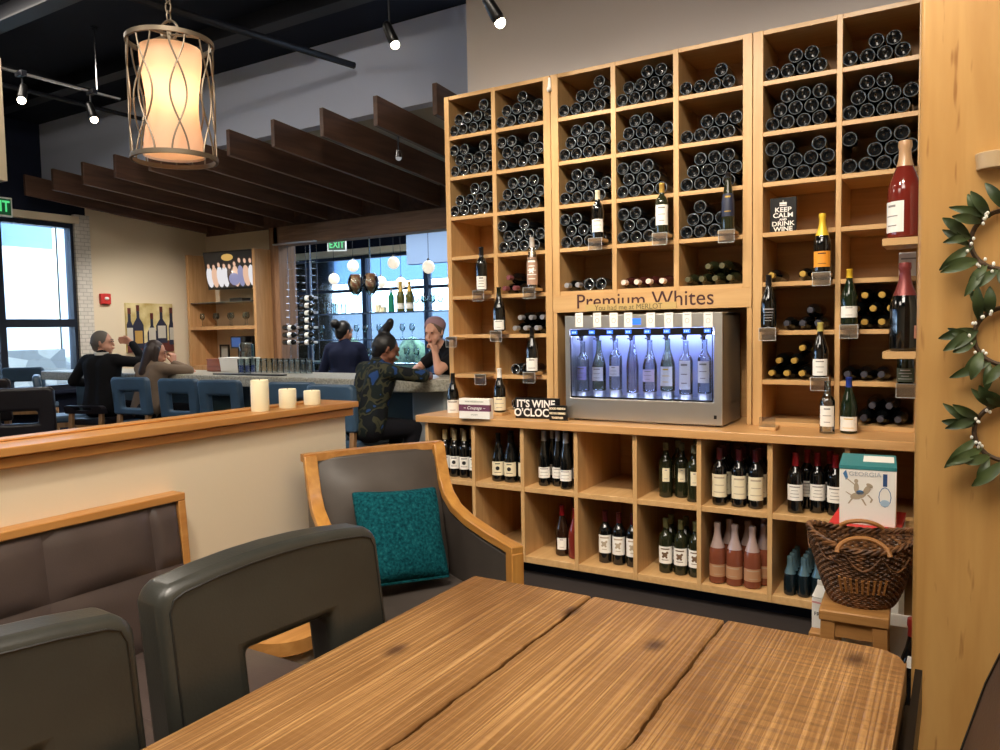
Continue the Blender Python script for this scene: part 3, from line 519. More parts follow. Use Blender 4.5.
def show(px, pb, lab, make, y=SHOW, led='wooden ledge under %s', plate=True, rzj=0):
    p = AY(px, pb, y); b = make('%s' % lab); b.location = p; b.scale = (.95, .95, .93); b.rotation_euler = (0, 0, faceup(p.x, p.y) + rzj)
    ledge(p.x, y, p.z, led % lab.split(',')[0], plate=plate); return b
show(482, 291, 'dark bottle with a printed white label, fifth shelf of the bar-end rack', lambda l: bottle('bordeaux', g_dark, blackfoil, .24, paper, (.01, .10), 120, ink, l, None, 4))
show(499.5, 331, 'dark burgundy bottle with white label, sixth shelf on the divider', lambda l: bottle('burgundy', g_dark, g_olive, .24, paper, (.01, .075), 110, grey_ink, l, None, 2))
show(532.5, 288, 'patterned clear-glass bottle on the bar-end rack', lambda l: bottle('flute', frost, mat('pale_cap', S(190, 180, 170), .4), .27, mat('etched_pattern', S(176, 140, 116), .4), (.02, .20), 200, white_i, l, None, 5, motif='flower'))
show(532.5, 372, 'dark bottle with low white label, seventh shelf near the niche', lambda l: bottle('burgundy', g_dark, blackfoil, .24, paper, (.01, .095), 120, ink, l, None, 2))
show(500, 412, 'white-capped bottle with cream label standing on the worktop ledge', lambda l: bottle('burgundy', g_dark, paper, .235, cream_paper, (.015, .105), 160, grey_ink, l, None, 3), 4.12, plate=False)
show(453.5, 415, 'black bottle with white label at the bar end of the worktop', lambda l: bottle('burgundy', g_dark, blackfoil, .23, paper, (.02, .11), 180, ink, l, None, 2), 4.13, plate=False)
show(598, 239, 'cream-capped dark bottle with grey label over the fascia', lambda l: bottle('bordeaux', g_dark, cream_paper, .245, paper, (.04, .12), 120, grey_ink, l, None, 3))
show(662, 234, 'golden white-wine bottle with big white label, middle rack', lambda l: bottle('bordeaux', g_olive, gold, .245, paper, (.05, .17), 130, grey_ink, l, None, 3))
show(728, 231, 'clear bottle with navy label, middle rack', lambda l: bottle('flute', g_olive, blackfoil, .30, mat('navy_label', S(34, 40, 62), .5), (.08, .21), 150, gold, l, None, 2))
show(822, 273, 'sparkling bottle with yellow foil and orange label', lambda l: bottle('champagne', g_dark, yellow, .20, orange, (.03, .115), 130, ink, l, None, 2))
show(768.5, 328, 'black bottle with silver script print near the niche', lambda l: bottle('burgundy', g_dark, blackfoil, .24, g_dark, (.02, .12), 150, silverfoil, l, None, 5))
show(849, 325, 'yellow-capped bottle with white label, pillar-side rack', lambda l: bottle('burgundy', g_green, yellow, .25, paper, (.04, .10), 140, grey_ink, l, None, 2))
show(820, 377, 'dark bottle with pale gold cap and square white label', lambda l: bottle('burgundy', g_dark, mat('pale_gold', S(190, 176, 96), .4), .25, paper, (.01, .10), 120, grey_ink, l, None, 3))
show(827, 437, 'clear glass bottle with white label on the worktop', lambda l: bottle('bordeaux', frost, clear, .25, paper, (.06, .17), 120, grey_ink, l, None, 3), 4.06, plate=False)
show(848.5, 433, 'blue-capped bottle with yellow-striped white label on the worktop', lambda l: bottle('burgundy', g_green, bluefoil, .245, paper, (.015, .09), 150, yellow, l, None, 2), 4.1, plate=False)
for px, py, lab in ((455, 337, 'empty acrylic-fronted ledge on the outer post of the bar-end rack'), (484, 374, 'empty acrylic-fronted ledge, seventh shelf of the bar-end rack'), (769, 430, 'empty wooden ledge with acrylic plate on the worktop by the dispenser')):
    p = AY(px, py, SHOW if py < 400 else 4.08); ledge(p.x, p.y, p.z, lab) if py < 400 else (lambda t: MB().box(-.04, .04, -.045, -.042, 0, .05).out('ticket_holder', acrylic, t))(ledge(p.x, p.y, Z0 + .0181, lab, plate=False))
# two magnums on deep ledges
for px0, px1, py, lab, mk in ((883, 930, 242, 'large clear bottle of red rosé on a deep ledge by the pillar', lambda l: bottle('champagne', g_rose, mat('clear_foil', S(190, 150, 110), .3), .235, paper, (.02, .12), 90, grey_ink, l, None, 3, 1.42)),
                              (883, 930, 354, 'oversized dark sparkling bottle with dusky red foil', lambda l: bottle('champagne', g_dark, mat('dusky_red_foil', S(122, 52, 50), .4, .3), .20, None, None, 0, None, l, None, 3, 1.30))):
    a = AY(px0, py, 4.02); c = AY(902, py - 5, 4.07)
    t = thing('display_ledge', 'deep maple ledge carrying the ' + lab.split(' on ')[0], 'ledge', (a.x + .13, 4.07, a.z)); MB().box(-.13, .12, -.09, .151, -.022, .012).out('ledge_block', w_h, t, bevel=.002)
    b = mk(lab); b.scale = (1.16, 1.16, 1); b.location = (c.x + .008, 4.075, a.z + .0125); b.rotation_euler = (0, 0, -.75 if py < 300 else .5)
    if py > 300:
        s = PROF['champagne']; rb = .044 * 1.3; MB().lathe([(rb + .0008, .06), (rb + .0008, .12)], 8, a0=-PI / 2 + .2, a1=-PI / 2 + 1.0).out('label', mat('blush_label', S(200, 140, 120), .6), b)
p = AY(908, 377, 4.17); b = bottle('bordeaux', g_green, None, 0, mat('sage_label', S(92, 100, 80), .7), (.01, .075), 170, white_i, 'green bottle with pale script label tucked below the oversized bottle', None, 4); b.location = (p.x - .01, 4.16, ROWS[7] + TH / 2); ledge(b.location.x, 4.165, b.location.z, 'wooden ledge under the green script-label bottle')
p = AY(907, 262, 4.30); ct = thing('wine_carton', 'white printed carton behind the dusky red foil bottle', 'box', (p.x + .015, 4.33, ROWS[5] + TH / 2)); MB().box(-.05, .05, -.05, .05, 0, .12).out('carton_body', paper, ct); MB().box(-.052, .0, -.0515, -.05, .05, .06).box(-.04, .03, -.0515, -.05, .085, .092).out('carton_print', grey_ink, ct)
b = bottle('champagne', g_dark, mat('brick_foil', S(150, 58, 54), .4, .3), .2, None, None, 0, None, 'second red-foiled bottle beside the oversized sparkling bottle'); b.location = (c.x + .125, 4.15, a.z + .0125)
# ================================================================ wine dispenser in the niche
def dispenser():
    x0, x1, y0, y1, z0, z1 = -2.005, -1.085, 4.055, 4.42, .945, 1.548; W = x1 - x0; D = y1 - y0
    t = thing('wine_dispenser', 'stainless wine dispenser with eight bottles behind blue-lit glass', 'wine dispenser', (x0, y0, z0)); H = z1 - z0
    MB().box(0, .02, 0, D, 0, H).box(W - .02, W, 0, D, 0, H).box(0, W, D - .015, D, 0, H).box(0, W, .03, D, H - .02, H).box(0, W, .03, D, .10, .115).out('steel_case', steel, t, bevel=.003)
    MB().ring([(0, 0), (W, 0), (W, H), (0, H)], [(.03, .125), (W - .045, .125), (W - .045, .525), (.03, .525)], -.012, .02, 'y').out('front_frame', steel, t, bevel=.004)
    MB().box(.035, W - .05, -.0145, -.0122, .485, .523).box(.035, .04, -.0145, -.012, .13, .485).box(.035, W - .05, -.0145, -.012, .125, .134).box(W - .055, W - .05, -.0145, -.012, .13, .485).out('glass_trim', black_pl, t)
    MB().box(.035, W - .05, .015, .019, .13, .485).out('glass_door', pane, t)
    MB().box(.02, W - .02, D - .03, D - .016, .115, H - .02).out('inner_back', mat('inner_panel', S(170, 178, 214), .4), t)
    led = glow('blue_white_led', S(180, 194, 255), 40); MB().box(.05, W - .06, .05, .075, .487, .495).box(.05, W - .06, .28, .30, .487, .495).box(.05, W - .06, .024, .030, .1155, .119).out('led_and_fill_strip', led, t)  # lowest strip is an added fill, hidden behind the frame
    lcd = glow('blue_display', S(40, 120, 255), 1.6); pitch = (W - .14) / 7; lx = glow('display_digits', S(190, 220, 255), 1.6)
    for i in range(8):
        cx = .062 + pitch * i; d = MB().box(cx - .018, cx + .018, -.0175, -.0145, .495, .516).out('display', lcd, t)
        b = MB()
        for k in range(3): b.box(cx - .013 + k * .009, cx - .008 + k * .009, -.0182, -.0176, .500, .511)
        b.out('digit_marks', lx, d)
        cx = .052 + (W - .185) / 7 * i
        MB().lathe([(0, .455), (.011, .455), (.012, .475), (.02, .487), (0, .487)], 12, (cx, .1, 0)).box(cx - .004, cx + .004, .05, .1, .462, .47).out('nozzle', black_pl, t)
        MB().lathe([(0, 0), (.036, 0), (.036, .035 + .008 * (i % 3)), (0, .035 + .008 * (i % 3))], 18, (cx, .12, .1155)).out('riser', steel, t)
    MB().box(.40, .47, -.0135, -.012, .545, .58).out('display', lcd, t)
    MB().box(W - .045, W - .03, -.0135, -.012, .035, .055).out('badge', black_pl, t)
    for x in (.04, W - .04): MB().lathe([(0, -.010), (.015, -.010), (.015, 0), (0, 0)], 10, (x, .05, 0)).lathe([(0, -.010), (.015, -.010), (.015, 0), (0, 0)], 10, (x, D - .05, 0)).out('foot', black_pl, t)
    glas = [frost, sheer('green_pale_glass', (.62, .72, .5, 1), .1), frost, sheer('ribbed_glass', (.8, .84, .9, 1), .25), frost, sheer('green_tall_glass', (.62, .74, .52, 1), .1), frost, frost]
    kinds = ['bordeaux', 'burgundy', 'bordeaux', 'flute', 'burgundy', 'burgundy', 'bordeaux', 'bordeaux']; labs = [mat('lilac_label', S(176, 170, 226), .7), paper, paper, None, mat('pale_pink_label', S(220, 200, 220), .7), paper, paper, paper]
    desc = ['lilac-labelled', 'pale green crested', 'small plain-labelled', 'ribbed unlabelled', 'blush-labelled', 'green banded', 'tall two-part-labelled', 'white-shouldered']
    lz = [(.07, .15), (.06, .14), (.08, .14), None, (.06, .13), (.03, .14), (.03, .19), (.06, .18)]
    for i in range(8):
        b = bottle(kinds[i], glas[i], None, 0, labs[i], lz[i] or (0, .1), 110, yellow if i == 5 else grey_ink, desc[i] + ' bottle inside the blue-lit wine dispenser', 'bottles in the dispenser', 3)
        b.location = (x0 + .052 + (W - .185) / 7 * i, y0 + .12, z0 + .1505 + .008 * (i % 3) + .0002); b.scale = (1, 1, 1)
    for i, px in enumerate((579, 597, 613.5, 628, 650.5, 668.5, 687, 708)):                 # price cards leaning against the top band
        p = AY(px, 320, y0 - .016); c = thing('price_card', 'white price card on the dispenser top, %s from its bar side' % ORD[i], 'card', (p.x, y0 - .0125, p.z - .037), 0, 'price cards on the dispenser')
        MB().box(-.024, .024, -.002, 0, -.004, .078).out('card_sheet', paper, c); MB().lathe([(.008, 0), (.012, 0)], 16).v
        k = MB(); k.ring([(.012 * math.cos(a), .034 + .014 * math.sin(a)) for a in [PI * q / 6 for q in range(12)]], [(.010 * math.cos(a), .034 + .012 * math.sin(a)) for a in [PI * q / 6 for q in range(12)]], -.0026, -.002, 'y'); k.box(-.014, .014, -.0026, -.002, .064, .067); k.out('print', grey_ink, c)
dispenser()
# signs
p = AY(783, 229, 4.27); kc = thing('slogan_sign', 'black sign with a crown reading Keep calm and drink wine', 'sign', (p.x, 4.27, ROWS[4] + TH / 2 + .0002), .05); MB().box(-.066, .066, 0, .012, 0, .182).out('sign_board', black_pl, kc, bevel=.001)
for s_, z, h_ in (('KEEP', .118, .030), ('CALM', .089, .030), ('AND', .067, .013), ('DRINK', .045, .029), ('WINE', .017, .029)): text(s_, h_ * 1.15, white_i, kc, (0, -.001, z), sx=1.12, bold=.0006)
cr = MB(); cr.box(-.018, .018, -.0012, 0, .139, .144)
for k in range(5): cr.prism([(-.014 + k * .007 + .0045 * math.cos(q), .152 + .006 * math.sin(q)) for q in [PI * i / 5 for i in range(10)]], -.0012, 0)
cr.box(-.0015, .0015, -.0012, 0, .156, .168).out('crown_emblem', white_i, kc)
p = AZ(533, 419, .935); ws = thing('slogan_sign', 'black sign with big white letters, wine o clock, on the worktop', 'sign', (p.x + .0, p.y + .02, .9352), .12); MB().box(-.125, .16, 0, .014, 0, .125).out('sign_board', black_pl, ws, bevel=.001)
text("IT'S WINE", .062, white_i, ws, (.008, -.001, .088), sx=.92, bold=.0016); text("O'CLOCK", .066, white_i, ws, (.0, -.001, .034), sx=.92, bold=.0016)
p = AZ(556, 420.5, .935); gs = thing('block_sign', 'small black block sign with pale lettering before the dispenser', 'sign', (p.x + .01, p.y - .005, .9352), .1); MB().box(-.05, .055, 0, .03, 0, .088).out('sign_block', black_pl, gs, bevel=.001)
for s_, z in (('GOOD FRIENDS', .070), ('WE DO DRINKS', .042), ('TOGETHER', .016)): text(s_, .0165, cream_paper, gs, (.002, -.001, z), sx=.86, bold=.0008)
p = AZ(473.5, 419, .935); cb = thing('gift_box', 'white box with a plum band and script on the worktop', 'box', (p.x, p.y + .01, .9352), .1); MB().box(-.105, .105, 0, .05, 0, .122).out('box_body', paper, cb, bevel=.001); MB().box(-.1055, .1055, -.0008, .02, .046, .086).out('plum_band', purple, cb)
text('~ Coupage ~', .028, white_i, cb, (0, -.0012, .066), shear=.3); text('WINE PRESERVATION', .013, grey_ink, cb, (0, -.0008, .104)); text('SYSTEM', .013, grey_ink, cb, (0, -.0008, .024))
clip = thing('wall_clip', 'white plastic clip on the rack upright near the top', 'clip', AY(549, 86, 4.2095)); MB().prism([(-.012, -.03), (.012, -.03), (.008, .05), (-.004, .05)], 0, .0098).ell((0, -.004, -.02), (.013, .012, .016)).out('clip_body', white_pl, clip)
# ================================================================ cartons, stool, basket by the pillar
def carton(name, label, x, y, z, w, d, h, body, rz=0): 
    t = thing(name, label, 'box', (x, y, z), rz); MB().box(-w / 2, w / 2, 0, d, 0, h).out('carton_body', body, t, bevel=.002, seg=1); return t
c1 = carton('white_carton', 'tall white carton with a red lid holding up the horseman carton', -.345, 3.46, 0, .27, .36, .625, paper, .0); MB().box(-.137, .137, -.002, .362, .605, .627).out('lid', redp, c1)
c2 = carton('printed_carton', 'white printed carton with a horseman drawing and teal top', -.335, 3.50, .6275, .215, .33, .248, paper, .08)
MB().box(-.109, .109, -.002, .332, .236, .2505).out('top_flap', tealm, c2); MB().box(.1075, .1095, -.001, .331, 0, .236).out('side_panel', card, c2); MB().box(-.02, .10, .12, .28, .2505, .2515).out('paper_tag', paper, c2)
text('GEORGIA', .026, mat('silver_ink', S(176, 180, 186), .5), c2, (-.01, -.0015, .216), sx=1.1)
hm = MB()
def blob(poly, m_=0): hm.prism(poly, -.0012, 0, 'y', m_)
def ellp(cx, cz, rx, rz_, n=12, a=0): return [(cx + rx * math.cos(q) * math.cos(a) - rz_ * math.sin(q) * math.sin(a), cz + rx * math.cos(q) * math.sin(a) + rz_ * math.sin(q) * math.cos(a)) for q in [2 * PI * i / n for i in range(n)]]
blob(ellp(-.035, .125, .032, .015, a=.3)); blob(ellp(-.002, .150, .012, .022, a=-.5)); blob(ellp(.008, .170, .014, .008, a=-.5)); blob(ellp(-.042, .158, .010, .022)); blob(ellp(-.043, .186, .008, .009))
for a in ((-.055, .115, -.072, .088), (-.02, .112, -.005, .085), (.002, .13, .018, .112), (-.062, .125, -.082, .138), (.018, .112, .012, .098)): blob([(a[0] - .004, a[1]), (a[0] + .004, a[1]), (a[2] + .003, a[3]), (a[2] - .003, a[3])])
blob([(-.045, .165), (-.042, .168), (-.082, .20), (-.085, .197)], 0); blob([(-.082, .188), (-.074, .20), (-.082, .232), (-.094, .216)], 1); blob(ellp(-.028, .138, .016, .010), 1)
hm.out('rider_print', [tan_ink, bluep], c2)
bp = MB(); bp.prism([(.058, .17), (.074, .17), (.074, .222), (.058, .222)], -.0012, 0, 'y', 0); bp.ring(ellp(.066, .125, .024, .042), ellp(.066, .125, .021, .039), -.0012, 0, 'y', 1); bp.prism(ellp(.066, .10, .018, .014), -.0014, 0, 'y', 2); bp.out('bottle_print', [mat('deep_blue_print', S(44, 76, 124), .6), bluep, mat('pale_blue_print', S(170, 194, 214), .6)], c2)
c3 = carton('small_carton', 'white carton with folded gable top marked French', -.455, 3.19, 0, .10, .10, .385, paper, -.25); MB().hexa([(-.05, 0, .39), (.05, 0, .39), (.05, .1, .39), (-.05, .1, .39)], [(-.048, .044, .425), (.048, .044, .425), (.048, .056, .425), (-.048, .056, .425)]).box(-.048, .048, .047, .053, .42, .445).out('gable_top', paper, c3)
text('FRENCH', .021, ink, c3, (.0, -.001, .322)); MB().box(-.05, .05, -.0008, 0, .365, .372).out('print_stripe', mat('rose_print', S(214, 150, 150), .7), c3)
c4 = carton('low_carton', 'low white carton standing beneath the wooden stool', -.27, 3.27, 0, .24, .14, .30, paper, .05); MB().box(-.1, -.03, -.001, 0, .262, .267).box(-.1, -.06, -.001, 0, .25, .254).out('carton_print', grey_ink, c4)
sg = thing('pine_stool', 'rough pine stool carrying the wicker basket', 'stool', (-.325, 3.02, .0), .05)
MB().box(-.115, .115, -.10, .16, .403, .444).out('seat', w_stool, sg, bevel=.006)
MB().box(-.10, .10, -.085, -.065, .345, .404).out('apron', w_stool, sg, bevel=.002); MB().box(-.10, .10, .125, .145, .345, .404).out('apron', w_stool, sg, bevel=.002)
for x in (-.085, .085):
    for y in (-.075, .135): MB().hexa([(x - .024 + x * .12, y - .02, 0), (x + .024 + x * .12, y - .02, 0), (x + .024 + x * .12, y + .02, 0), (x - .024 + x * .12, y + .02, 0)], [(x - .024, y - .02, .403), (x + .024, y - .02, .403), (x + .024, y + .02, .403), (x - .024, y + .02, .403)]).out('leg', w_stool, sg, bevel=.003)
tag(MB().hexa([(-.06, -.03, 0), (.06, -.03, 0), (.06, .03, 0), (-.06, .03, 0)], [(-.05, -.03, .30), (.06, -.03, .30), (.06, .03, .30), (-.05, .03, .30)]).out('wood_block', w_stool, None, (-.44, 3.08, 0), bevel=.004), 'short wooden block beside the pine stool', 'block')
wk = mat('dark_wicker', S(84, 52, 30), .55); N, L, bb = nodes(wk); nz = noise(wk, (1, 1, 1), 40, 3); r = ramp(wk, nz.outputs[0], [(.35, S(64, 40, 24)), (.6, S(132, 88, 50))]); L.new(r.outputs[0], bb.inputs[0]); wk2 = mat('honey_wicker', S(170, 116, 62), .45)
def basket():
    t = thing('wicker_basket', 'dark brown oval wicker basket with two looped handles', 'basket', (-.31, 3.08, .4445), .12)
    def E(f): return (.105 + .080 * f ** .8, .092 + .066 * f ** .8)          # half axes at height f
    Hh = .215; w = MB(); nr = 26; ns = 34
    def zz(a, f): return f * (Hh + .045 * abs(math.cos(a)) ** 2 * f)
    for j in range(nr):
        f = j / (nr - 1); rx, ry = E(f); pts = []
        for i in range(ns * 4):
            a = 2 * PI * i / (ns * 4); k = 1 + .028 * math.cos(ns * a / 1.0 + (PI if j % 2 else 0)); pts.append((rx * k * math.cos(a), ry * k * math.sin(a), zz(a, f) + .004))
        w.tube(pts, .0052, 5, closed=True)
    w.out('weave', wk, t)
    st_ = MB()
    for i in range(ns):
        a = 2 * PI * i / ns; st_.tube([(E(f)[0] * math.cos(a), E(f)[1] * math.sin(a), zz(a, f) + .004) for f in (0, .2, .4, .6, .8, 1)], .0045, 5)
    st_.out('stakes', wk, t)
    MB().lathe([(0, .004), (.98, .004), (.98, .010), (0, .010)], 30).out('base', wk, t).scale = (.105, .092, 1)
    br_ = MB()
    for q in range(3):
        br_.tube([((E(1)[0] + .006 * math.cos(14 * a + q * 2.1)) * math.cos(a), (E(1)[1] + .006 * math.cos(14 * a + q * 2.1)) * math.sin(a), zz(a, 1) + .010 + .008 * math.sin(14 * a + q * 2.1)) for a in [2 * PI * i / 120 for i in range(120)]], .0062, 6, closed=True)
    br_.out('braided_rim', wk, t)
    sc_ = MB()
    for i in range(10):
        a0 = 2 * PI * i / 10; sc_.tube([((E(.84)[0] + .012) * math.cos(a0 + u * .62), (E(.84)[1] + .012) * math.sin(a0 + u * .62), zz(a0, .95) - .05 * math.sin(PI * u) + .0) for u in [k / 8 for k in range(9)]], .003, 5)
    sc_.out('scallop_trim', wk, t)
    for s in (-1, 1):
        pts = [(.085 * math.cos(a) * -1, s * (E(1)[1] + .002 - .03 * math.sin(a)), zz(PI / 2, 1) + .002 + .052 * math.sin(a)) for a in [PI * k / 14 for k in range(15)]]
        MB().tube(pts, .0085, 8).out('handle', wk2, t)
    pn = MB()
    for k in range(9):
        a = -PI / 2 - .5 + k * .125; pn.tube([((E(f)[0] + .006) * math.cos(a), (E(f)[1] + .006) * math.sin(a), zz(a, f)) for f in (.3, .42, .55)], .005, 5)
    pn.out('light_splints', wk2, t)
basket()
b = bottle('champagne', g_dark, mat('red_wax', S(150, 40, 34), .4), .27, paper, (.19, .22), 60, None, 'tall dark bottle with red wax top on the floor by the pillar', None, 3, 1.30); b.location = (-.135, 3.06, 0)
# ================================================================ wreaths on the pillar
lf = mat('wreath_leaf', S(54, 70, 36), .45); nz = noise(lf, (1, 1, 1), 9, 2); r = ramp(lf, nz.outputs[0], [(.3, S(36, 52, 26)), (.7, S(84, 100, 54))]); nodes(lf)[1].new(r.outputs[0], nodes(lf)[2].inputs[0])
pearl = mat('white_berry', S(240, 238, 228), .3); twig = mat('twig', S(74, 54, 34), .7)
def leaf(mb, base, d, up, L, Wd, rnd):
    d = d.normalized(); sd = d.cross(up).normalized(); vs = []; fs = []; n = 6
    for i in range(n + 1):
        u = i / n; w = Wd * math.sin(PI * min(1, u * .93 + .05)) ** .8; c = base + d * (L * u) + up * (.022 * math.sin(PI * u) - .012 * u * rnd)
        vs += [c - sd * w + up * .004, c - up * .002, c + sd * w + up * .004]
    for i in range(n):
        a = i * 3; fs += [(a, a + 1, a + 4, a + 3), (a + 1, a + 2, a + 5, a + 4)]
    mb.add(vs, fs)
for k, (px, py) in enumerate(((1005, 240), (1008, 336), (1008, 432))):
    p = AY(px, py, 2.597); rnd = random.Random(k + 3)
    t = thing('leaf_wreath', ('upper', 'middle', 'lower')[k] + ' leafy wreath with white berries on the maple pillar', 'wreath', (p.x, 2.598, p.z), 0, 'wreaths on the pillar')
    R = .082; MB().tube([(R * math.cos(a), -.014, R * math.sin(a)) for a in [2 * PI * i / 36 for i in range(36)]], .007, 6, closed=True).tube([(R * 1.03 * math.cos(a), -.016 + .006 * math.sin(9 * a), R * 1.03 * math.sin(a)) for a in [2 * PI * i / 72 for i in range(72)]], .004, 5, closed=True).out('twig_ring', twig, t)
    lb = MB()
    for i in range(15):
        a = 2 * PI * i / 15 + rnd.uniform(-.12, .12); c = Vector((math.cos(a), 0, math.sin(a))); tg = Vector((-math.sin(a), 0, math.cos(a)))
        for j in range(2):
            d = c * rnd.uniform(.5, 1.1) + tg * rnd.uniform(-.9, .9) + Vector((0, -rnd.uniform(.1, .5), 0)); leaf(lb, Vector((0, -.016, 0)) + c * (R * rnd.uniform(.9, 1.08)), d, Vector((0, -1, 0)), rnd.uniform(.075, .115), rnd.uniform(.011, .017), rnd.uniform(-1, 1))
        if i % 3 != 1:
            bb_ = MB()
            for q in range(3): bb_.ell(c * (R + rnd.uniform(-.012, .014)) + tg * rnd.uniform(-.016, .016) + Vector((0, -.034 - rnd.uniform(0, .012), 0)), (.0042, .0042, .0055), n=8, k=6)
            bb_.out('berry_cluster', pearl, t)
    lb.out('leaves', lf, t, ang=180)
p = AY(990, 160, 2.58); hk = thing('wall_hook', 'rounded beige cup hook above the wreaths on the pillar', 'hook', (p.x + .01, 2.598, p.z)); MB().lathe([(0, -.024), (.042, -.024), (.046, .022), (0, .022)], 20, a0=-PI, a1=0).out('hook_cup', mat('beige_plastic', S(196, 168, 128), .5), hk, bevel=.002)
# ================================================================ the plank table
tw = mat('rough_plank', S(176, 130, 82), .5, spec=.3)
def plank_mat():
    N, L, b = nodes(tw); tc = N.new('ShaderNodeTexCoord'); mp = N.new('ShaderNodeMapping'); mp.inputs['Scale'].default_value = (95, .9, 20); L.new(tc.outputs['Object'], mp.inputs[0])
    nz = N.new('ShaderNodeTexNoise'); nz.inputs['Scale'].default_value = 1.3; nz.inputs['Detail'].default_value = 2; nz.inputs['Distortion'].default_value = .1; L.new(mp.outputs[0], nz.inputs[0])
    wv = N.new('ShaderNodeMath'); wv.operation = 'MULTIPLY'; wv.inputs[1].default_value = 9; L.new(nz.outputs[0], wv.inputs[0]); sn = N.new('ShaderNodeMath'); sn.operation = 'SINE'; L.new(wv.outputs[0], sn.inputs[0])
    rm = N.new('ShaderNodeMapRange'); rm.inputs[1].default_value = -1; rm.inputs[2].default_value = 1; L.new(sn.outputs[0], rm.inputs[0])
    n2 = noise(tw, (2, 1, 1), 2.2, 5); r1 = ramp(tw, rm.outputs[0], [(.0, S(146, 108, 66)), (.28, S(188, 146, 96)), (1, S(212, 172, 120))]); r2 = ramp(tw, n2.outputs[0], [(.3, S(200, 186, 170)), (.7, S(255, 250, 240))])
    mx = N.new('ShaderNodeMix'); mx.data_type = 'RGBA'; mx.blend_type = 'MULTIPLY'; mx.inputs[0].default_value = 1; L.new(r1.outputs[0], mx.inputs[6]); L.new(r2.outputs[0], mx.inputs[7])
    # knots
    kn = N.new('ShaderNodeTexVoronoi'); kn.inputs['Scale'].default_value = 1; kn.voronoi_dimensions = '2D'; mk = N.new('ShaderNodeMapping'); mk.inputs['Scale'].default_value = (2.5, 1.5, 1); mk.inputs['Location'].default_value = (.37, .2, 0); L.new(tc.outputs['Object'], mk.inputs[0]); L.new(mk.outputs[0], kn.inputs[0])
    kr = ramp(tw, kn.outputs['Distance'], [(.02, (.85, .85, .85, 1)), (.075, (0, 0, 0, 1))]); m2 = N.new('ShaderNodeMix'); m2.data_type = 'RGBA'; L.new(kr.outputs[0], m2.inputs[0]); L.new(mx.outputs[2], m2.inputs[6]); m2.inputs[7].default_value = S(70, 44, 28); L.new(m2.outputs[2], b.inputs['Base Color'])
    # circular-saw marks across the grain
    m3 = N.new('ShaderNodeMapping'); m3.inputs['Scale'].default_value = (2, 46, 1); L.new(tc.outputs['Object'], m3.inputs[0]); n3 = N.new('ShaderNodeTexNoise'); n3.inputs['Scale'].default_value = 1; n3.inputs['Detail'].default_value = 1; n3.inputs['Distortion'].default_value = .2; L.new(m3.outputs[0], n3.inputs[0])
    ad = N.new('ShaderNodeMath'); ad.operation = 'MULTIPLY_ADD'; ad.inputs[1].default_value = 1.1; L.new(n3.outputs[0], ad.inputs[0]); L.new(rm.outputs[0], ad.inputs[2])
    sx_ = N.new('ShaderNodeSeparateXYZ'); L.new(tc.outputs['Object'], sx_.inputs[0]); mr = N.new('ShaderNodeMapRange'); mr.inputs[1].default_value = .14; mr.inputs[2].default_value = .30; mr.inputs[3].default_value = .5; mr.inputs[4].default_value = 3.2; L.new(sx_.outputs[0], mr.inputs[0]); L.new(mr.outputs[0], ad.inputs[1])
    bump(tw, ad.outputs[0], .75, .005)
plank_mat()
def table():
    t = thing('plank_table', 'heavy rustic table of three rough-sawn planks', 'table', (-.655, .2, 0)); rnd = random.Random(5)
    for k, (xa, xb) in enumerate(((-1.216, -.845), (-.836, -.489), (-.481, -.092))):
        n = 150; lft = []; rgt = []; y0, y1 = -.75, 1.842
        wob = lambda s_, y: .002 * math.sin(5 * y + s_) + .0016 * math.sin(23 * y + 2 * s_) + .0012 * math.sin(61 * y + s_) + .0008 * math.sin(131 * y)
        for i in range(n + 1):
            y = y0 + (y1 - y0) * i / n; lft.append((xa + (0 if k == 0 else wob(k, y)), y)); rgt.append((xb + (0 if k == 2 else wob(k + 1.3, y)), y))
        if k == 2: rgt = rgt[:-3] + [(xb - .004, y1 - .06), (xb - .015, y1 - .028), (xb - .04, y1 - .008), (xb - .075, y1)]
        if k == 0: lft = lft[:-1] + [(xa + .002, y1 - .006)]
        poly = [(x + .655, y - .2) for x, y in lft + rgt[::-1]]; MB().prism(poly, .688, .76, 'z').out('plank', tw, t, bevel=.005, seg=2)
    MB().box(-.50, .50, -.85, 1.5, .60, .687).out('apron', dark_metal, t); MB().box(.578, .592, -.85, 1.60, .66, .745).box(.54, .592, -.85, 1.60, .655, .662).out('steel_edge', dark_metal, t)
    for x in (-.45, .45):
        for y in (-.8, 1.45): MB().box(x - .05, x + .05, y - .05, y + .05, 0, .60).out('leg', dark_metal, t, bevel=.004)
table()
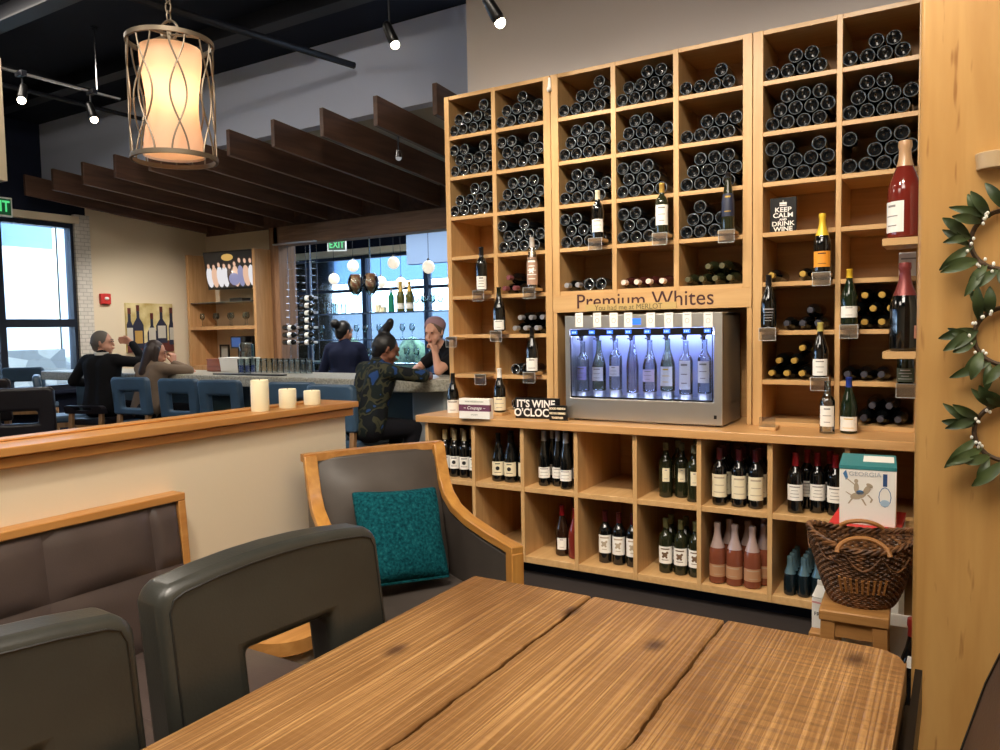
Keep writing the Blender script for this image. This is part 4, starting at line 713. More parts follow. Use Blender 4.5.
# ================================================================ dining chairs, armchair, cushion, side table
def chair(label, loc, rz, lm, wm, group=None, w=.56, zb=.52, zt=1.0, op=None, sx=.16, seat_z=.47, th=.085, arch=.02, tilt=.06, name='dining_chair', sd=.46, cr=.03):
    t = thing(name, label, 'chair', loc, rz, group); n = 7; h = w / 2                   # faces local -y, back at +y
    top = [(-h, zt - arch - cr), (-h + cr * .3, zt - arch - cr * .3), (-h + cr, zt - arch), (0, zt), (h - cr, zt - arch), (h - cr * .3, zt - arch - cr * .3), (h, zt - arch - cr)]; top = top[:3] + [((-h + cr) + (w - 2 * cr) * k / 6, zt - arch * (2 * k / 6 - 1) ** 2) for k in range(1, 6)] + top[4:]; n = 11; outer = [(-h, zb), (-h, (zb + zt) / 2)] + top + [(h, (zb + zt) / 2), (h, zb)] + [(h - w * i / 5, zb) for i in range(1, 5)]
    a, c, d = op or (h - sx, zb + .08, zt - .2); ti = [(-a + 2 * a * i / (n - 1), d) for i in range(n)]; inner = [(-a, c), (-a, (c + d) / 2)] + ti + [(a, (c + d) / 2), (a, c)] + [(a - 2 * a * i / 5, c) for i in range(1, 5)]
    b = MB().ring(outer, inner, 0, th); b.v = [(x, y + (z - zb) * tilt / (zt - zb), z) for x, y, z in b.v]
    y0 = sd / 2 - .04
    b.v = [(x, y + y0, z) for x, y, z in b.v]; bk_ = b.out('backrest', lm, t, bevel=.022, seg=4, ang=50)
    if cr > .03 and seat_z < .5:
        c0, c1 = 0, (zb + zt) / 2; sc_ = lambda x, z: (x * (1 - .020 / h), c1 + (z - c1) * (1 - .020 / (zt - c1)))
        pts = [(x, y0 + (z - zb) * tilt / (zt - zb) - .0006, z) for x, z in [sc_(*p) for p in outer[:15]]]
        MB().tube(pts, .0022, 6).out('seam', l_seam, bk_)
    MB().box(-h + .02, h - .02, -sd / 2, sd / 2 - .02, seat_z - .07, seat_z).out('seat', lm, t, bevel=.02, seg=3)
    MB().box(-h + .03, h - .03, -sd / 2 + .02, sd / 2 - .03, seat_z - .12, seat_z - .07).out('seat_frame', wm, t, bevel=.003)
    for x in (-h + .045, h - .045):
        MB().box(x - .02, x + .02, -sd / 2 + .01, -sd / 2 + .05, 0, seat_z - .07).out('leg', wm, t, bevel=.003); bk = MB().hexa([(x - .02, y0 + .08, 0), (x + .02, y0 + .08, 0), (x + .02, y0 + .12, 0), (x - .02, y0 + .12, 0)], [(x - .02, y0 + .015, zb + .02), (x + .02, y0 + .015, zb + .02), (x + .02, y0 + .055, zb + .02), (x - .02, y0 + .055, zb + .02)]); bk.out('leg', wm, t, bevel=.003)
    if seat_z > .55:
        MB().box(-h + .03, h - .03, -sd / 2 + .015, -sd / 2 + .045, .22, .26).box(-h + .05, h - .05, y0 + .06, y0 + .09, .30, .33).out('foot_rail', wm, t, bevel=.003)
    return t
l_seam = leather('seam_leather', S(34, 34, 32), .4)
dk = dict(w=.60, zb=.50, zt=1.0, op=(.115, .56, .80), th=.10, arch=.02, tilt=.07, cr=.036)
chair('charcoal leather chair with open back, pushed to the table by the armchair', (-1.06, 1.18, 0), PI / 2 - .08, l_green, w_armz, 'open-back chairs at the table', **dk)
chair('charcoal leather chair with open back at the near table corner', (-1.05, .50, 0), PI / 2 - .07, l_green, w_armz, 'open-back chairs at the table', **dk)
chair('chestnut leather chair at the pillar side of the table', (-.255, 1.10, 0), -PI / 2 + .05, l_chest, w_armz, None, w=.5, zb=.50, zt=1.06, op=(.10, .56, .80), th=.09, arch=.03, tilt=.15, cr=.09)
def armchair():
    t = thing('armchair', 'taupe leather armchair with curved oak arms beside the half wall', 'armchair', (-1.832, 2.315, 0), math.radians(61.5)); w = .285
    prof = [(.345, .972), (.325, .90), (.295, .82), (.25, .755), (.17, .705), (.05, .675), (-.12, .655), (-.335, .640)]
    for s in (-1, 1):
        n_ = len(prof); arm = MB(); vs = []
        for i, (y, z) in enumerate(prof):
            a = prof[max(i - 1, 0)]; b = prof[min(i + 1, n_ - 1)]; d = Vector((b[0] - a[0], b[1] - a[1])).normalized(); nx, nz_ = d.y, -d.x; th = .034
            for q in ((s * (w - .024), 0), (s * (w + .028), 0), (s * (w + .028), 1), (s * (w - .024), 1)): vs.append((q[0], y + nx * th * q[1], z + nz_ * th * q[1]))
        fs = [(3, 2, 1, 0), tuple((n_ - 1) * 4 + k for k in range(4))] + [(i * 4 + k, i * 4 + (k + 1) % 4, (i + 1) * 4 + (k + 1) % 4, (i + 1) * 4 + k) for i in range(n_ - 1) for k in range(4)]
        arm.add(vs, fs).out('arm', w_arm, t, bevel=.004)
        MB().box(s * w - .024, s * w + .028, -.338, -.29, 0, .648).out('leg', w_armz, t, bevel=.004); MB().hexa([(s * w - .02, .36, 0), (s * w + .02, .36, 0), (s * w + .02, .40, 0), (s * w - .02, .40, 0)], [(s * w - .02, .27, .42), (s * w + .02, .27, .42), (s * w + .02, .31, .42), (s * w - .02, .31, .42)]).out('leg', w_armz, t, bevel=.003)
        side = [(y, z - .012) for y, z in prof] + [(-.30, .34), (.30, .34)]; MB().prism([(y, min(z, 9)) for y, z in side], s * w - .016, s * w + .016, 'x').out('side_panel', l_arm, t, bevel=.005)
    bk = MB(); n = 9; vs = []; fs = []
    for j in range(n):
        for i in range(n):
            u, v = i / (n - 1), j / (n - 1); pf = (1 - (2 * u - 1) ** 4) * (1 - (2 * v - 1) ** 4); bt_ = .022 * math.exp(-((u - .5) ** 2 + (v - .66) ** 2) / .006); z = .42 + .535 * v
            yb = .19 + .135 * v ** 1.3; vs.append(((2 * u - 1) * (w - .02), yb - .045 * pf + bt_, z))
    for j in range(n - 1):
        for i in range(n - 1): a = j * n + i; fs.append((a, a + 1, a + n + 1, a + n))
    bc = MB().add(vs, fs).out('back_cushion', l_arm, t, sub=1); MB().ell((0, .255, .775), (.011, .007, .011)).out('button', l_brown, bc)
    MB().hexa([(-w, .24, .34), (w, .24, .34), (w, .30, .34), (-w, .30, .34)], [(-w, .335, .965), (w, .335, .965), (w, .385, .965), (-w, .385, .965)]).out('back_shell', l_arm, t, bevel=.01)
    tr = [(-w - .028, .0), (-w * .5, .016), (0, .022), (w * .5, .016), (w + .028, 0)]; rb = MB()
    for a, b in zip(tr[:-1], tr[1:]): rb.hexa([(a[0], .325 + a[1], .955), (b[0], .325 + b[1], .955), (b[0], .372 + b[1], .955), (a[0], .372 + a[1], .955)], [(a[0], .325 + a[1], .985), (b[0], .325 + b[1], .985), (b[0], .372 + b[1], .985), (a[0], .372 + a[1], .985)])
    rb.out('top_rail', w_cap, t); MB().box(-w + .017, w - .017, -.325, .22, .34, .445).out('seat', l_arm, t, bevel=.028, seg=4); MB().box(-w + .02, w - .02, -.315, .28, .28, .345).out('seat_frame', w_armz, t, bevel=.003)
    return t
armchair()
tl = mat('teal_fabric', S(18, 92, 98), .95, spec=.1); nz = noise(tl, (1, 1, 1), 90, 4); N, L, b_ = nodes(tl); r = ramp(tl, nz.outputs[0], [(.3, S(6, 50, 60)), (.6, S(18, 84, 92)), (.8, S(44, 116, 118))]); L.new(r.outputs[0], b_.inputs[0]); bump(tl, nz.outputs[0], .6, .006)
def cushion():
    t = thing('cushion', 'square teal textured cushion propped in the taupe armchair', 'cushion', (-1.832, 2.315, 0), math.radians(61.5)); n = 17; vs = []; fs = []; a = .192
    for s in (-1, 1):
        for j in range(n):
            for i in range(n):
                u, v = 2 * i / (n - 1) - 1, 2 * j / (n - 1) - 1; pf = ((1 - u ** 2) * (1 - v ** 2)) ** .45; k = 1 - .055 * (1 - abs(u * v)) * (max(abs(u), abs(v)) ** 6)
                wr = .004 * math.sin(9 * u + 5 * v) * (1 - pf) ; vs.append((u * a * k, s * .062 * pf + wr, v * a * k))
    for s in (0, 1):
        o = s * n * n
        for j in range(n - 1):
            for i in range(n - 1): q = o + j * n + i; fs.append((q, q + 1, q + n + 1, q + n) if s == 0 else (q, q + n, q + n + 1, q + 1))
    c = MB().add(vs, fs).out('cushion_cover', tl, t, (.0, .085, .668), (-.42, .06, 0), sub=1); md = c.modifiers.new('weld', 'WELD'); md.merge_threshold = .0005; c.modifiers.move(1, 0)
    MB().tube([(u * .18, .0, -.184) for u in (-1, 0, 1)], .006, 6).out('piping', tl, c)
cushion()
sp = AX(290, 615, -2.1); sd = thing('side_table', 'low round side table with an oak rim between bench and armchair', 'side table', (-2.13, 1.93, 0)); MB().lathe([(.0, .40), (.14, .40), (.15, .395), (.15, .345), (.14, .34), (0, .34)], 32).out('table_top', w_cap, sd); MB().lathe([(.125, .0), (.115, .34)], 28, capb=True).out('drum', p_cream, sd)
# ================================================================ the bar
stone = plaster('bar_stone', S(176, 172, 158), 30, .03); nz = noise(stone, (1, 1, 1), 60, 5); r = ramp(stone, nz.outputs[0], [(.35, S(146, 144, 134)), (.65, S(190, 186, 172))]); nodes(stone)[1].new(r.outputs[0], nodes(stone)[2].inputs[0]); nodes(stone)[2].inputs['Roughness'].default_value = .3
def bar():
    t = thing('bar_counter', 'long stone-topped bar with a rounded end and dark teal front', 'bar', (-6, 5, 0)); xr, yf, yb = -3.46, 4.72, 5.40
    poly = [(-9.0, yf)] + [(xr - .30 + .30 * math.sin(q), yf + .30 - .30 * math.cos(q)) for q in [PI / 2 * i / 8 for i in range(9)]] + [(xr, yb), (-9.0, yb)]
    MB().prism([(x + 6, y - 5) for x, y in poly], .992, 1.09, 'z').out('bar_top', stone, t, bevel=.01, seg=3)
    MB().box(-2.9, 2.10, .06, .36, .08, .992).out('bar_front', mat('teal_front', S(52, 72, 74), .5), t); MB().box(2.10, 2.44, .0, .36, .08, .992).out('end_panel', mat('pale_panel', S(176, 182, 182), .5), t, bevel=.02); MB().box(-2.9, 2.4, .10, .34, 0, .08).out('plinth', p_black, t)
bar()
st = dict(w=.44, zb=.735, zt=1.09, op=(.115, .80, .955), seat_z=.67, th=.07, arch=.0, tilt=.03, name='bar_stool', sd=.42)
for i, (px, py, dy, lab, rz) in enumerate(((136, 395, 0, 'daylight-tinted leather bar stool directly behind the long-haired woman', PI + .17), (184, 395, 0, 'daylight-tinted leather bar stool next toward the candles from the long-haired woman', PI + .17), (225, 395, 0, 'daylight-tinted leather bar stool behind the tallest candle', PI + .17), (297, 395, 0, 'daylight-tinted leather bar stool behind the two shorter candles', PI + .17), (42, 385, -.1, 'daylight-tinted leather bar stool beside the man in black', PI - .5), (337, 395, -.1, 'daylight-tinted leather bar stool under the woman in the camouflage jacket', PI + .05))):
    q = AY(px, py, 4.35 + dy); chair(lab, (q.x - .17 * math.sin(rz) * -1, 4.35 + dy + .17, 0), rz, l_day_blue, w_bar, 'daylight-tinted bar stools', **st)
for px, Y, sc, rz, lab in ((33, 3.0, 1.0, PI + .9, 'dark bar-height chair silhouetted in front of the storefront window'), (-6, 3.5, 1.0, PI + .9, 'second dark bar-height chair beyond the silhouetted one'), (38, 5.0, 1.0, PI + .7, 'daylight-tinted stool with a tall narrow back right at the window')):
    q = AY(px, 400, Y); d2 = dict(st); d2.update(w=.46, zt=1.12, zb=.735, op=(.12, .86, .95)); q.x -= .1
    chair(lab, (q.x, Y, 0), rz, l_dark if Y < 4 else l_day_blue, w_bar, None, **d2)
hi = thing('high_table', 'dark bar-height table by the storefront window', 'table', (-6.9, 3.0, 0)); MB().box(-.35, .35, -.35, .35, 1.0, 1.04).out('table_top', w_beam, hi, bevel=.006); MB().lathe([(.26, 0), (.26, .02), (.04, .04), (.035, 1.0)], 20, capb=True).out('pedestal', dark_metal, hi)
# ---------------------------------------------------------------- glassware and odds and ends
def goblet(h=.19, r=.036):
    return MB().lathe([(0, 0), (.032, .001), (.032, .004), (.006, .010), (.0045, h * .45), (.012, h * .5), (r * .9, h * .62), (r, h * .75), (r * .8, h), (r * .76, h), (r * .95, h * .75), (r * .84, h * .63), (0, h * .52)], 14)
gp = goblet().out('wine_glass', clear, ang=80); tp = MB().lathe([(0, 0), (.03, 0), (.036, .14), (.033, .14), (.028, .006), (0, .006)], 14).out('tumbler', clear, ang=60)
first = {'g': 1, 't': 1}
def glass(k, x, y, z, label, group):
    src = gp if k == 'g' else tp; o = src if first[k] else src.copy()
    if first[k]: first[k] = 0
    else: COL.objects.link(o)
    o.location = (x, y, z); return tag(o, label, 'glass', group)
for i in range(11):
    q = AZ(243 + i * 7.2, 373, 1.09); glass('t', q.x, 5.22, 1.0905, 'clear tumbler in the row along the back of the bar, %s from the cabinet' % ORD[i], 'tumblers along the bar')
for i, px in enumerate((191, 200)):
    q = AZ(px, 377, 1.09); glass('t', q.x, 5.05, 1.0905, 'clear tumbler on the bar beside the white boxes, %s' % ('nearer the woman' if i == 0 else 'nearer the cabinet'), 'tumblers by the boxes')
def backshelf(z, label):
    t = thing('glass_shelf', label, 'shelf', (-6.2, 7.56, z)); MB().box(-1.45, 1.5, -.13, .13, -.012, 0).out('glass_board', mat('shelf_glass', S(120, 168, 176), .1), t); MB().box(-1.45, 1.5, -.135, -.131, -.014, .002).out('front_edge', navyf, t); return t
ZS = (1.712, 1.375, 1.07)
for z, l in zip(ZS, ('top glass shelf across the bar opening', 'middle glass shelf across the bar opening', 'low glass shelf across the bar opening')): backshelf(z, l)
for x, l in ((-7.6, 'thin steel post holding the glass shelves by the bottle rack'), (-6.55, 'thin steel post amid the glass shelves'), (-4.8, 'thin steel post holding the glass shelves beside the wine rack')):
    tag(MB().box(-.008, .008, -.008, .008, 0, 1.78).out('shelf_post', chrome, None, (x, 7.60, .9)), l, 'post')
for zi, z in enumerate(ZS[1:]):
    for i in range(13): glass('g', -7.35 + i * .19 + (.06 if zi else 0), 7.52 + .05 * (i % 2), z + .0004, 'stemmed glass on the %s glass shelf, %s from the bottle rack' % (('middle', 'low')[zi], (ORD + ['thirteenth'])[i]), 'stemware on the back shelves')
for i in range(6): glass('g', AY(418 + i * 4.2, 311, 7.53).x, 7.50 + .06 * (i % 2), ZS[0] + .0004, 'stemmed glass on the top shelf beyond the green bottle, %s' % ORD[i], 'stemware on the top shelf')
for i in range(4): glass('t', AY(327 + i * 5, 311, 7.53).x, 7.50 + .06 * (i % 2), ZS[0] + .0004, 'tumbler on the top shelf near the bottle rack, %s' % ORD[i], 'tumblers on the top shelf')
cork = mat('cork_fill', S(220, 150, 96), .8); nz = noise(cork, (1, 1, 1), 28, 2); r = ramp(cork, nz.outputs[0], [(.4, S(190, 100, 66)), (.55, S(232, 170, 112)), (.7, S(244, 214, 170))]); nodes(cork)[1].new(r.outputs[0], nodes(cork)[2].inputs[0])
for px, lab in ((356.5, 'giant stemmed glass full of corks, next to the bun-haired woman in navy'), (371.5, 'giant stemmed glass full of corks, beside the cream candles')):
    q = AY(px, 311, 7.5); t = thing('giant_glass', lab, 'glass', (q.x, 7.5, ZS[0] + .0004), 0, 'giant glasses of corks')
    MB().lathe([(0, 0), (.075, .002), (.075, .008), (.014, .02), (.010, .20), (.02, .215), (.085, .29), (.105, .36), (.101, .42), (.078, .48), (.06, .50), (.058, .498), (.097, .42), (.101, .36), (.081, .292), (0, .23)], 20).out('glass_bowl', clear, t, ang=80)
    MB().lathe([(0, .236), (.07, .285), (.098, .36), (.094, .42), (.07, .475), (.03, .50), (0, .505)], 20).out('corks', cork, t, ang=80)
for i, (px, h_) in enumerate(((379, .10), (384, .07))):
    q = AY(px, 311, 7.5); t = thing('block_candle', 'cream block candle on the top shelf, %s' % ('taller one by the giant glass' if i == 0 else 'shorter one by the green bottle'), 'candle', (q.x - .01, 7.5, ZS[0] + .0004)); MB().box(-.032, .032, -.03, .03, 0, h_).out('wax_block', wax, t, bevel=.004); MB().tube([(0, 0, h_ - .002), (0, 0, h_ + .012)], .002, 5).out('wick', ink, t)
b = bottle('bordeaux', mat('emerald_glass', S(30, 130, 104), .1, spec=.6), silverfoil, .25, None, None, 0, None, 'emerald green bottle on the top glass shelf'); q = AY(391.5, 311, 7.5); b.location = (q.x, 7.5, ZS[0] + .0004)
for i, px in enumerate((401, 410)):
    b = bottle('champagne', mat('moss_glass%d' % i, S(84, 84, 40), .1, spec=.6), gold, .21, paper, (.03, .09), 170, grey_ink, 'tall moss-green sparkling bottle on the top shelf, %s' % ('next to the green bottle' if i == 0 else 'nearer the stemware'), 'sparkling bottles on the top shelf', 2, 1.16); q = AY(px, 311, 7.5); b.location = (q.x, 7.5, ZS[0] + .0004); b.rotation_euler = (0, 0, .7)
# cable rack with bottles lying label forward
cr_ = thing('cable_rack', 'slender steel cable rack holding bottles in the bar opening', 'rack', (-7.7, 7.38, 0)); cb_ = MB(); hk_ = MB()
for px in (289, 296, 307, 318):
    q = AY(px, 300, 7.38); cb_.tube([(q.x + 7.7, 0, 1.095), (q.x + 7.7, 0, 2.68)], .003, 5)
for k in range(13):
    for px in (291, 307): q = AY(px, 262 + k * 6.9, 7.38); hk_.tube([(q.x + 7.7 - .06, -.03, q.z), (q.x + 7.7 - .06, .03, q.z), (q.x + 7.7 + .12, .03, q.z), (q.x + 7.7 + .12, -.03, q.z)], .0025, 5)
cb_.out('cable', chrome, cr_); hk_.out('bottle_hook', chrome, cr_); MB().box(-.35, .42, -.03, .03, 2.665, 2.68).out('rail', steel, cr_); MB().box(-.35, .42, -.03, .03, 1.0905, 1.10).out('rail', steel, cr_)
n0 = 0
for px, rows in ((301, range(7)), (284, range(4, 7))):
    for k in rows:
        q = AY(px, 298.5 + k * 7.3, 7.38); b = bottle('bordeaux', g_dark, None if k % 2 else silverfoil, .25, paper if k < 99 else None, (.10, .17), 120, ink, 'dark bottle lying in the cable rack, %s column, %s down' % ('tall' if px > 290 else 'short', ORD[k if px > 290 else k - 4]), 'bottles in the cable rack', 2)
        b.rotation_euler = (0, PI / 2, 0); b.location = (q.x, 7.38, q.z); n0 += 1
globe = bpy.data.materials.new('globe_glass'); globe.use_nodes = True; NN = globe.node_tree.nodes; NN['Principled BSDF'].inputs['Base Color'].default_value = S(235, 238, 240); NN['Principled BSDF'].inputs['Emission Color'].default_value = S(255, 236, 206); NN['Principled BSDF'].inputs['Emission Strength'].default_value = .75
for i, (px, py, Y, R) in enumerate(((334, 279, 9.0, .085), (353, 266, 9.6, .095), (381, 282, 9.2, .085), (393.5, 263, 8.6, .085), (401, 283, 9.4, .085), (428.5, 267, 8.4, .085))):
    q = AY(px, py, Y); t = thing('globe_pendant', 'round white globe pendant beyond the bar opening, %s from the exit sign side' % ORD[i], 'lamp', q, 0, 'globe pendants beyond the bar'); MB().ell((0, 0, 0), (R, R, R * 1.05), n=20, k=12).out('globe', globe, t)
    MB().lathe([(.018, R * .95), (.018, R * 1.35), (0, R * 1.35)], 10).out('socket', chrome, t); MB().tube([(0, 0, R * 1.3), (0, 0, 3.5 - q.z)], .004, 5).out('cord', jm, t)
mp_ = thing('mini_pendant', 'small black pendant hanging from the canopy beam over the bar', 'lamp', (-4.17, 5.25, 2.99)); MB().tube([(0, 0, .02), (0, 0, .155)], .008, 6).out('stem', jm, mp_); MB().lathe([(.03, -.03), (.022, .03), (0, .035)], 12).out('lamp_cap', chrome, mp_); MB().ell((0, 0, -.03), (.026, .026, .026)).out('bulb', glow('soft_bulb', S(220, 220, 220), .4), mp_)
# cabinet with television
def tvcab():
    y0, y1 = 7.22, 7.70; xl = AY(187, 300, y0).x; xr = AY(256, 300, y0).x; t = thing('bar_cabinet', 'tall open oak cabinet holding the television and glassware', 'cabinet', (xl, y0, .9)); W = xr - xl
    MB().box(0, .05, 0, y1 - y0, -.9, 1.73).out('side_panel', w_cab, t); MB().box(W - .05, W, 0, y1 - y0, -.9, 1.73).out('side_panel', w_cab, t); MB().box(.05, W - .05, y1 - y0 - .015, y1 - y0, -.9, 1.60).out('back_panel', p_cream, t)
    zs = AY(225, 326, y0).z - .9; MB().box(.05, W - .05, 0, y1 - y0 - .02, zs - .05, zs).out('shelf', w_cab, t); zg = AY(225, 301.5, y0).z - .9; MB().box(.05, W - .05, .02, y1 - y0 - .02, zg - .012, zg).out('glass_shelf', mat('smoked_shelf', S(70, 74, 72), .1), t)
    MB().box(.05, W - .05, .0, y1 - y0, -.9, .12).out('base_box', w_cab, t)
    for i in range(8): glass('g', xl + .17 + i * (W - .34) / 7, y0 + .12 + .1 * (i % 2), .9 + zs + .0004, 'stemmed glass on the cabinet shelf under the television, %s' % ORD[i], 'stemware in the cabinet')
    tv = thing('television', 'flat television showing a group of people, tilted above the cabinet shelf', 'television', (AY(228, 270, y0 + .1).x + .02, y0 + .12, AY(228, 270, y0 + .1).z), .12); a = .16
    tw_, th_ = .93, .54
    MB().box(-tw_ / 2, tw_ / 2, 0, .05, -th_ / 2, th_ / 2).out('tv_body', black_pl, tv, rot=(a, 0, 0), bevel=.006)
    sc = MB(); cols = [glow('screen_black', S(20, 18, 20), .5), glow('screen_skin', S(236, 190, 160), .9), glow('screen_white', S(238, 234, 236), .9), glow('screen_gold', S(214, 170, 90), .9), glow('screen_lilac', S(150, 150, 190), .8), glow('screen_hair', S(70, 40, 34), .6)]
    sc.box(-tw_ / 2 + .02, tw_ / 2 - .02, -.002, 0, -th_ / 2 + .03, th_ / 2 - .02, 0); rnd = random.Random(4)
    for k in range(9):
        x = -.39 + k * .097; hgt = rnd.uniform(-.03, .06)
        sc.prism(ellp(x, -.09, .064, .15), -.0035 - .0002 * k, -.002, 'y', (2, 1, 2, 2, 5, 1, 4, 1, 2)[k]); sc.prism(ellp(x, .085 + hgt, .032, .045), -.0042, -.002, 'y', 5); sc.prism(ellp(x, .075 + hgt, .024, .034), -.0055, -.002, 'y', 1)
    sc.prism(ellp(-.02, .18, .11, .05), -.004, -.002, 'y', 3); sc.prism(ellp(.06, -.13, .1, .09), -.006, -.002, 'y', 4)
    sc.out('screen', cols, tv, rot=(a, 0, 0)); MB().box(-.12, .12, .05, .30, -.03, .03).out('wall_arm', black_pl, tv)
    q = AY(240, 298, y0 + .2); sb = thing('media_box', 'small black media box on the glass shelf beneath the television', 'electronics', (q.x, y0 + .2, .9 + zg + .0003)); MB().box(-.13, .13, -.08, .08, 0, .05).out('box_shell', black_pl, sb, bevel=.003)
    q = AY(225, 348, y0 + .25); fr_ = thing('picture_frame', 'small black-framed picture standing in the cabinet', 'frame', (q.x - .02, y0 + .25, 1.02)); MB().ring([(-.10, 0), (.10, 0), (.10, .30), (-.10, .30)], [(-.075, .025), (.075, .025), (.075, .275), (-.075, .275)], 0, .02, 'y').out('frame_border', black_pl, fr_); MB().box(-.076, .076, .01, .016, .024, .276).out('picture_sheet', mat('grey_sheet', S(150, 146, 136), .7), fr_)
    q = AY(243, 348, y0 + .15); em = thing('coffee_machine', 'blue and black drink machine in the cabinet', 'coffee machine', (q.x, y0 + .16, 1.02)); MB().box(-.15, .15, -.1, .16, 0, .06).box(-.15, .15, .02, .16, .06, .42).box(-.15, .15, -.1, .02, .25, .42).out('machine_body', black_pl, em, bevel=.01); MB().box(-.12, .06, -.104, -.1, .27, .40).out('blue_panel', glow('machine_panel', S(60, 110, 190), .5), em); MB().lathe([(.03, .06), (.04, .2), (0, .2)], 12, (.05, -.04, 0)).out('spout_jug', chrome, em)
    q = AZ(232, 373, 1.09); ca = thing('water_dispenser', 'clear canister with a blue base on the bar', 'canister', (q.x, 5.25, 1.0902)); MB().lathe([(0, 0), (.075, 0), (.075, .07), (0, .07)], 18).out('blue_base', bluefoil, ca); MB().lathe([(.07, .07), (.07, .28), (.04, .30), (0, .30)], 18).out('canister', frost, ca)
    q = AZ(205, 374, 1.09); wb = thing('white_tub', 'pale storage tub at the back of the bar', 'tub', (q.x, 5.28, 1.0902)); MB().hexa([(-.19, -.08, 0), (.19, -.08, 0), (.19, .08, 0), (-.19, .08, 0)], [(-.2, -.09, .13), (.2, -.09, .13), (.2, .09, .13), (-.2, .09, .13)]).box(-.205, .205, -.095, .095, .13, .145).out('tub_body', white_pl, wb, bevel=.004)
    q = AZ(186, 374, 1.09); wc = thing('wooden_crate', 'small reddish wooden box on the bar by the wall', 'box', (q.x - .05, 5.28, 1.0902)); MB().box(-.17, .13, -.06, .06, 0, .12).box(-.175, .135, -.065, .065, .12, .13).out('box_body', wood('red_wood', S(150, 84, 50), S(120, 62, 36), 'x'), wc, bevel=.003)
    q = AZ(230, 376.5, 1.09); tr = thing('bar_mat', 'dark bar mat along the front of the bar', 'mat', (q.x, 4.86, 1.0902)); MB().box(-.45, .45, -.05, .05, 0, .012).out('mat_sheet', black_pl, tr, bevel=.003)
tvcab()
# painting and fire alarm on the far wall
def painting():
    a, b = AX(124, 303, FX), AX(172.5, 351, FX); yc, zc = (a.y + b.y) / 2, (a.z + b.z) / 2; w, h = abs(b.y - a.y), abs(a.z - b.z)
    t = thing('wine_painting', 'unframed painting of five wine bottles on the cream wall', 'painting', (FX + .002, yc, zc), PI / 2); cv = mat('canvas_ochre', S(206, 190, 130), .8); nz = noise(cv, (1, 1, 1), 4, 4); r = ramp(cv, nz.outputs[0], [(.35, S(176, 150, 84)), (.65, S(226, 212, 160))]); nodes(cv)[1].new(r.outputs[0], nodes(cv)[2].inputs[0])
    MB().box(-w / 2, w / 2, -.035, 0, -h / 2, h / 2).out('canvas', cv, t); pm = MB(); ms = [mat('paint_navy', S(40, 44, 64), .6), mat('paint_label', S(196, 190, 176), .7), mat('paint_maroon', S(96, 44, 36), .7), mat('paint_gold', S(190, 150, 80), .7)]
    pm.prism([(-w / 2, -h / 2), (w / 2, -h / 2), (w / 2, -h * .26), (-w / 2, -h * .34)], -.0365, -.035, 'y', 2)
    for k, (cx, bw, top, bot, lm_) in enumerate(((-.44, .10, .40, -.36, 1), (-.26, .13, .46, -.42, 3), (.03, .12, .30, -.36, 1), (.24, .14, .44, -.32, 1), (.46, .07, .42, -.36, 1))):
        x = cx * w; q = bw * w * .85; zt, zb = top * h, bot * h; nk = .03 * w; sh = zt - .34 * h
        pl = [(x - q, zb), (min(x + q, w / 2), zb), (min(x + q, w / 2), sh - .06 * h), (min(x + q * .7, w / 2), sh), (x + nk, sh + .08 * h), (x + nk, zt), (x - nk, zt), (x - nk, sh + .08 * h), (x - q * .7, sh), (x - q, sh - .06 * h)]
        pl = [(max(-w / 2, min(w / 2, u)), v) for u, v in pl]; pm.prism(pl, -.0372 - k * .0004, -.035, 'y', 0); pm.prism([(max(-w / 2, x - q * .72), zb + .1 * h), (min(w / 2, x + q * .72), zb + .1 * h), (min(w / 2, x + q * .72), zb + .36 * h), (max(-w / 2, x - q * .72), zb + .36 * h)], -.0395 - k * .0004, -.037, 'y', lm_); pm.prism([(x - nk * 1.1, zt - .12 * h), (x + nk * 1.1, zt - .12 * h), (x + nk * 1.1, zt), (x - nk * 1.1, zt)], -.0395, -.037, 'y', 2)
    pm.out('painted_bottles', ms, t)
painting()
q = AX(104, 299, FX); fa = thing('fire_alarm', 'red fire alarm with a white strobe on the cream wall', 'alarm', (FX + .001, q.y, q.z), PI / 2); MB().box(-.07, .07, -.05, 0, -.07, .07).out('alarm_body', redp, fa, bevel=.006); MB().ell((.01, -.05, .005), (.032, .02, .022)).out('strobe', white_pl, fa)
um = thing('patio_umbrella', 'pale patio umbrella in the bright yard outside', 'umbrella', (-15.2, 6.2, 0)); MB().lathe([(1.1, 2.05), (0, 2.45)], 8).out('canopy', white_pl, um, ang=20); MB().tube([(0, 0, 0), (0, 0, 2.45)], .03, 8).out('pole', jm, um)
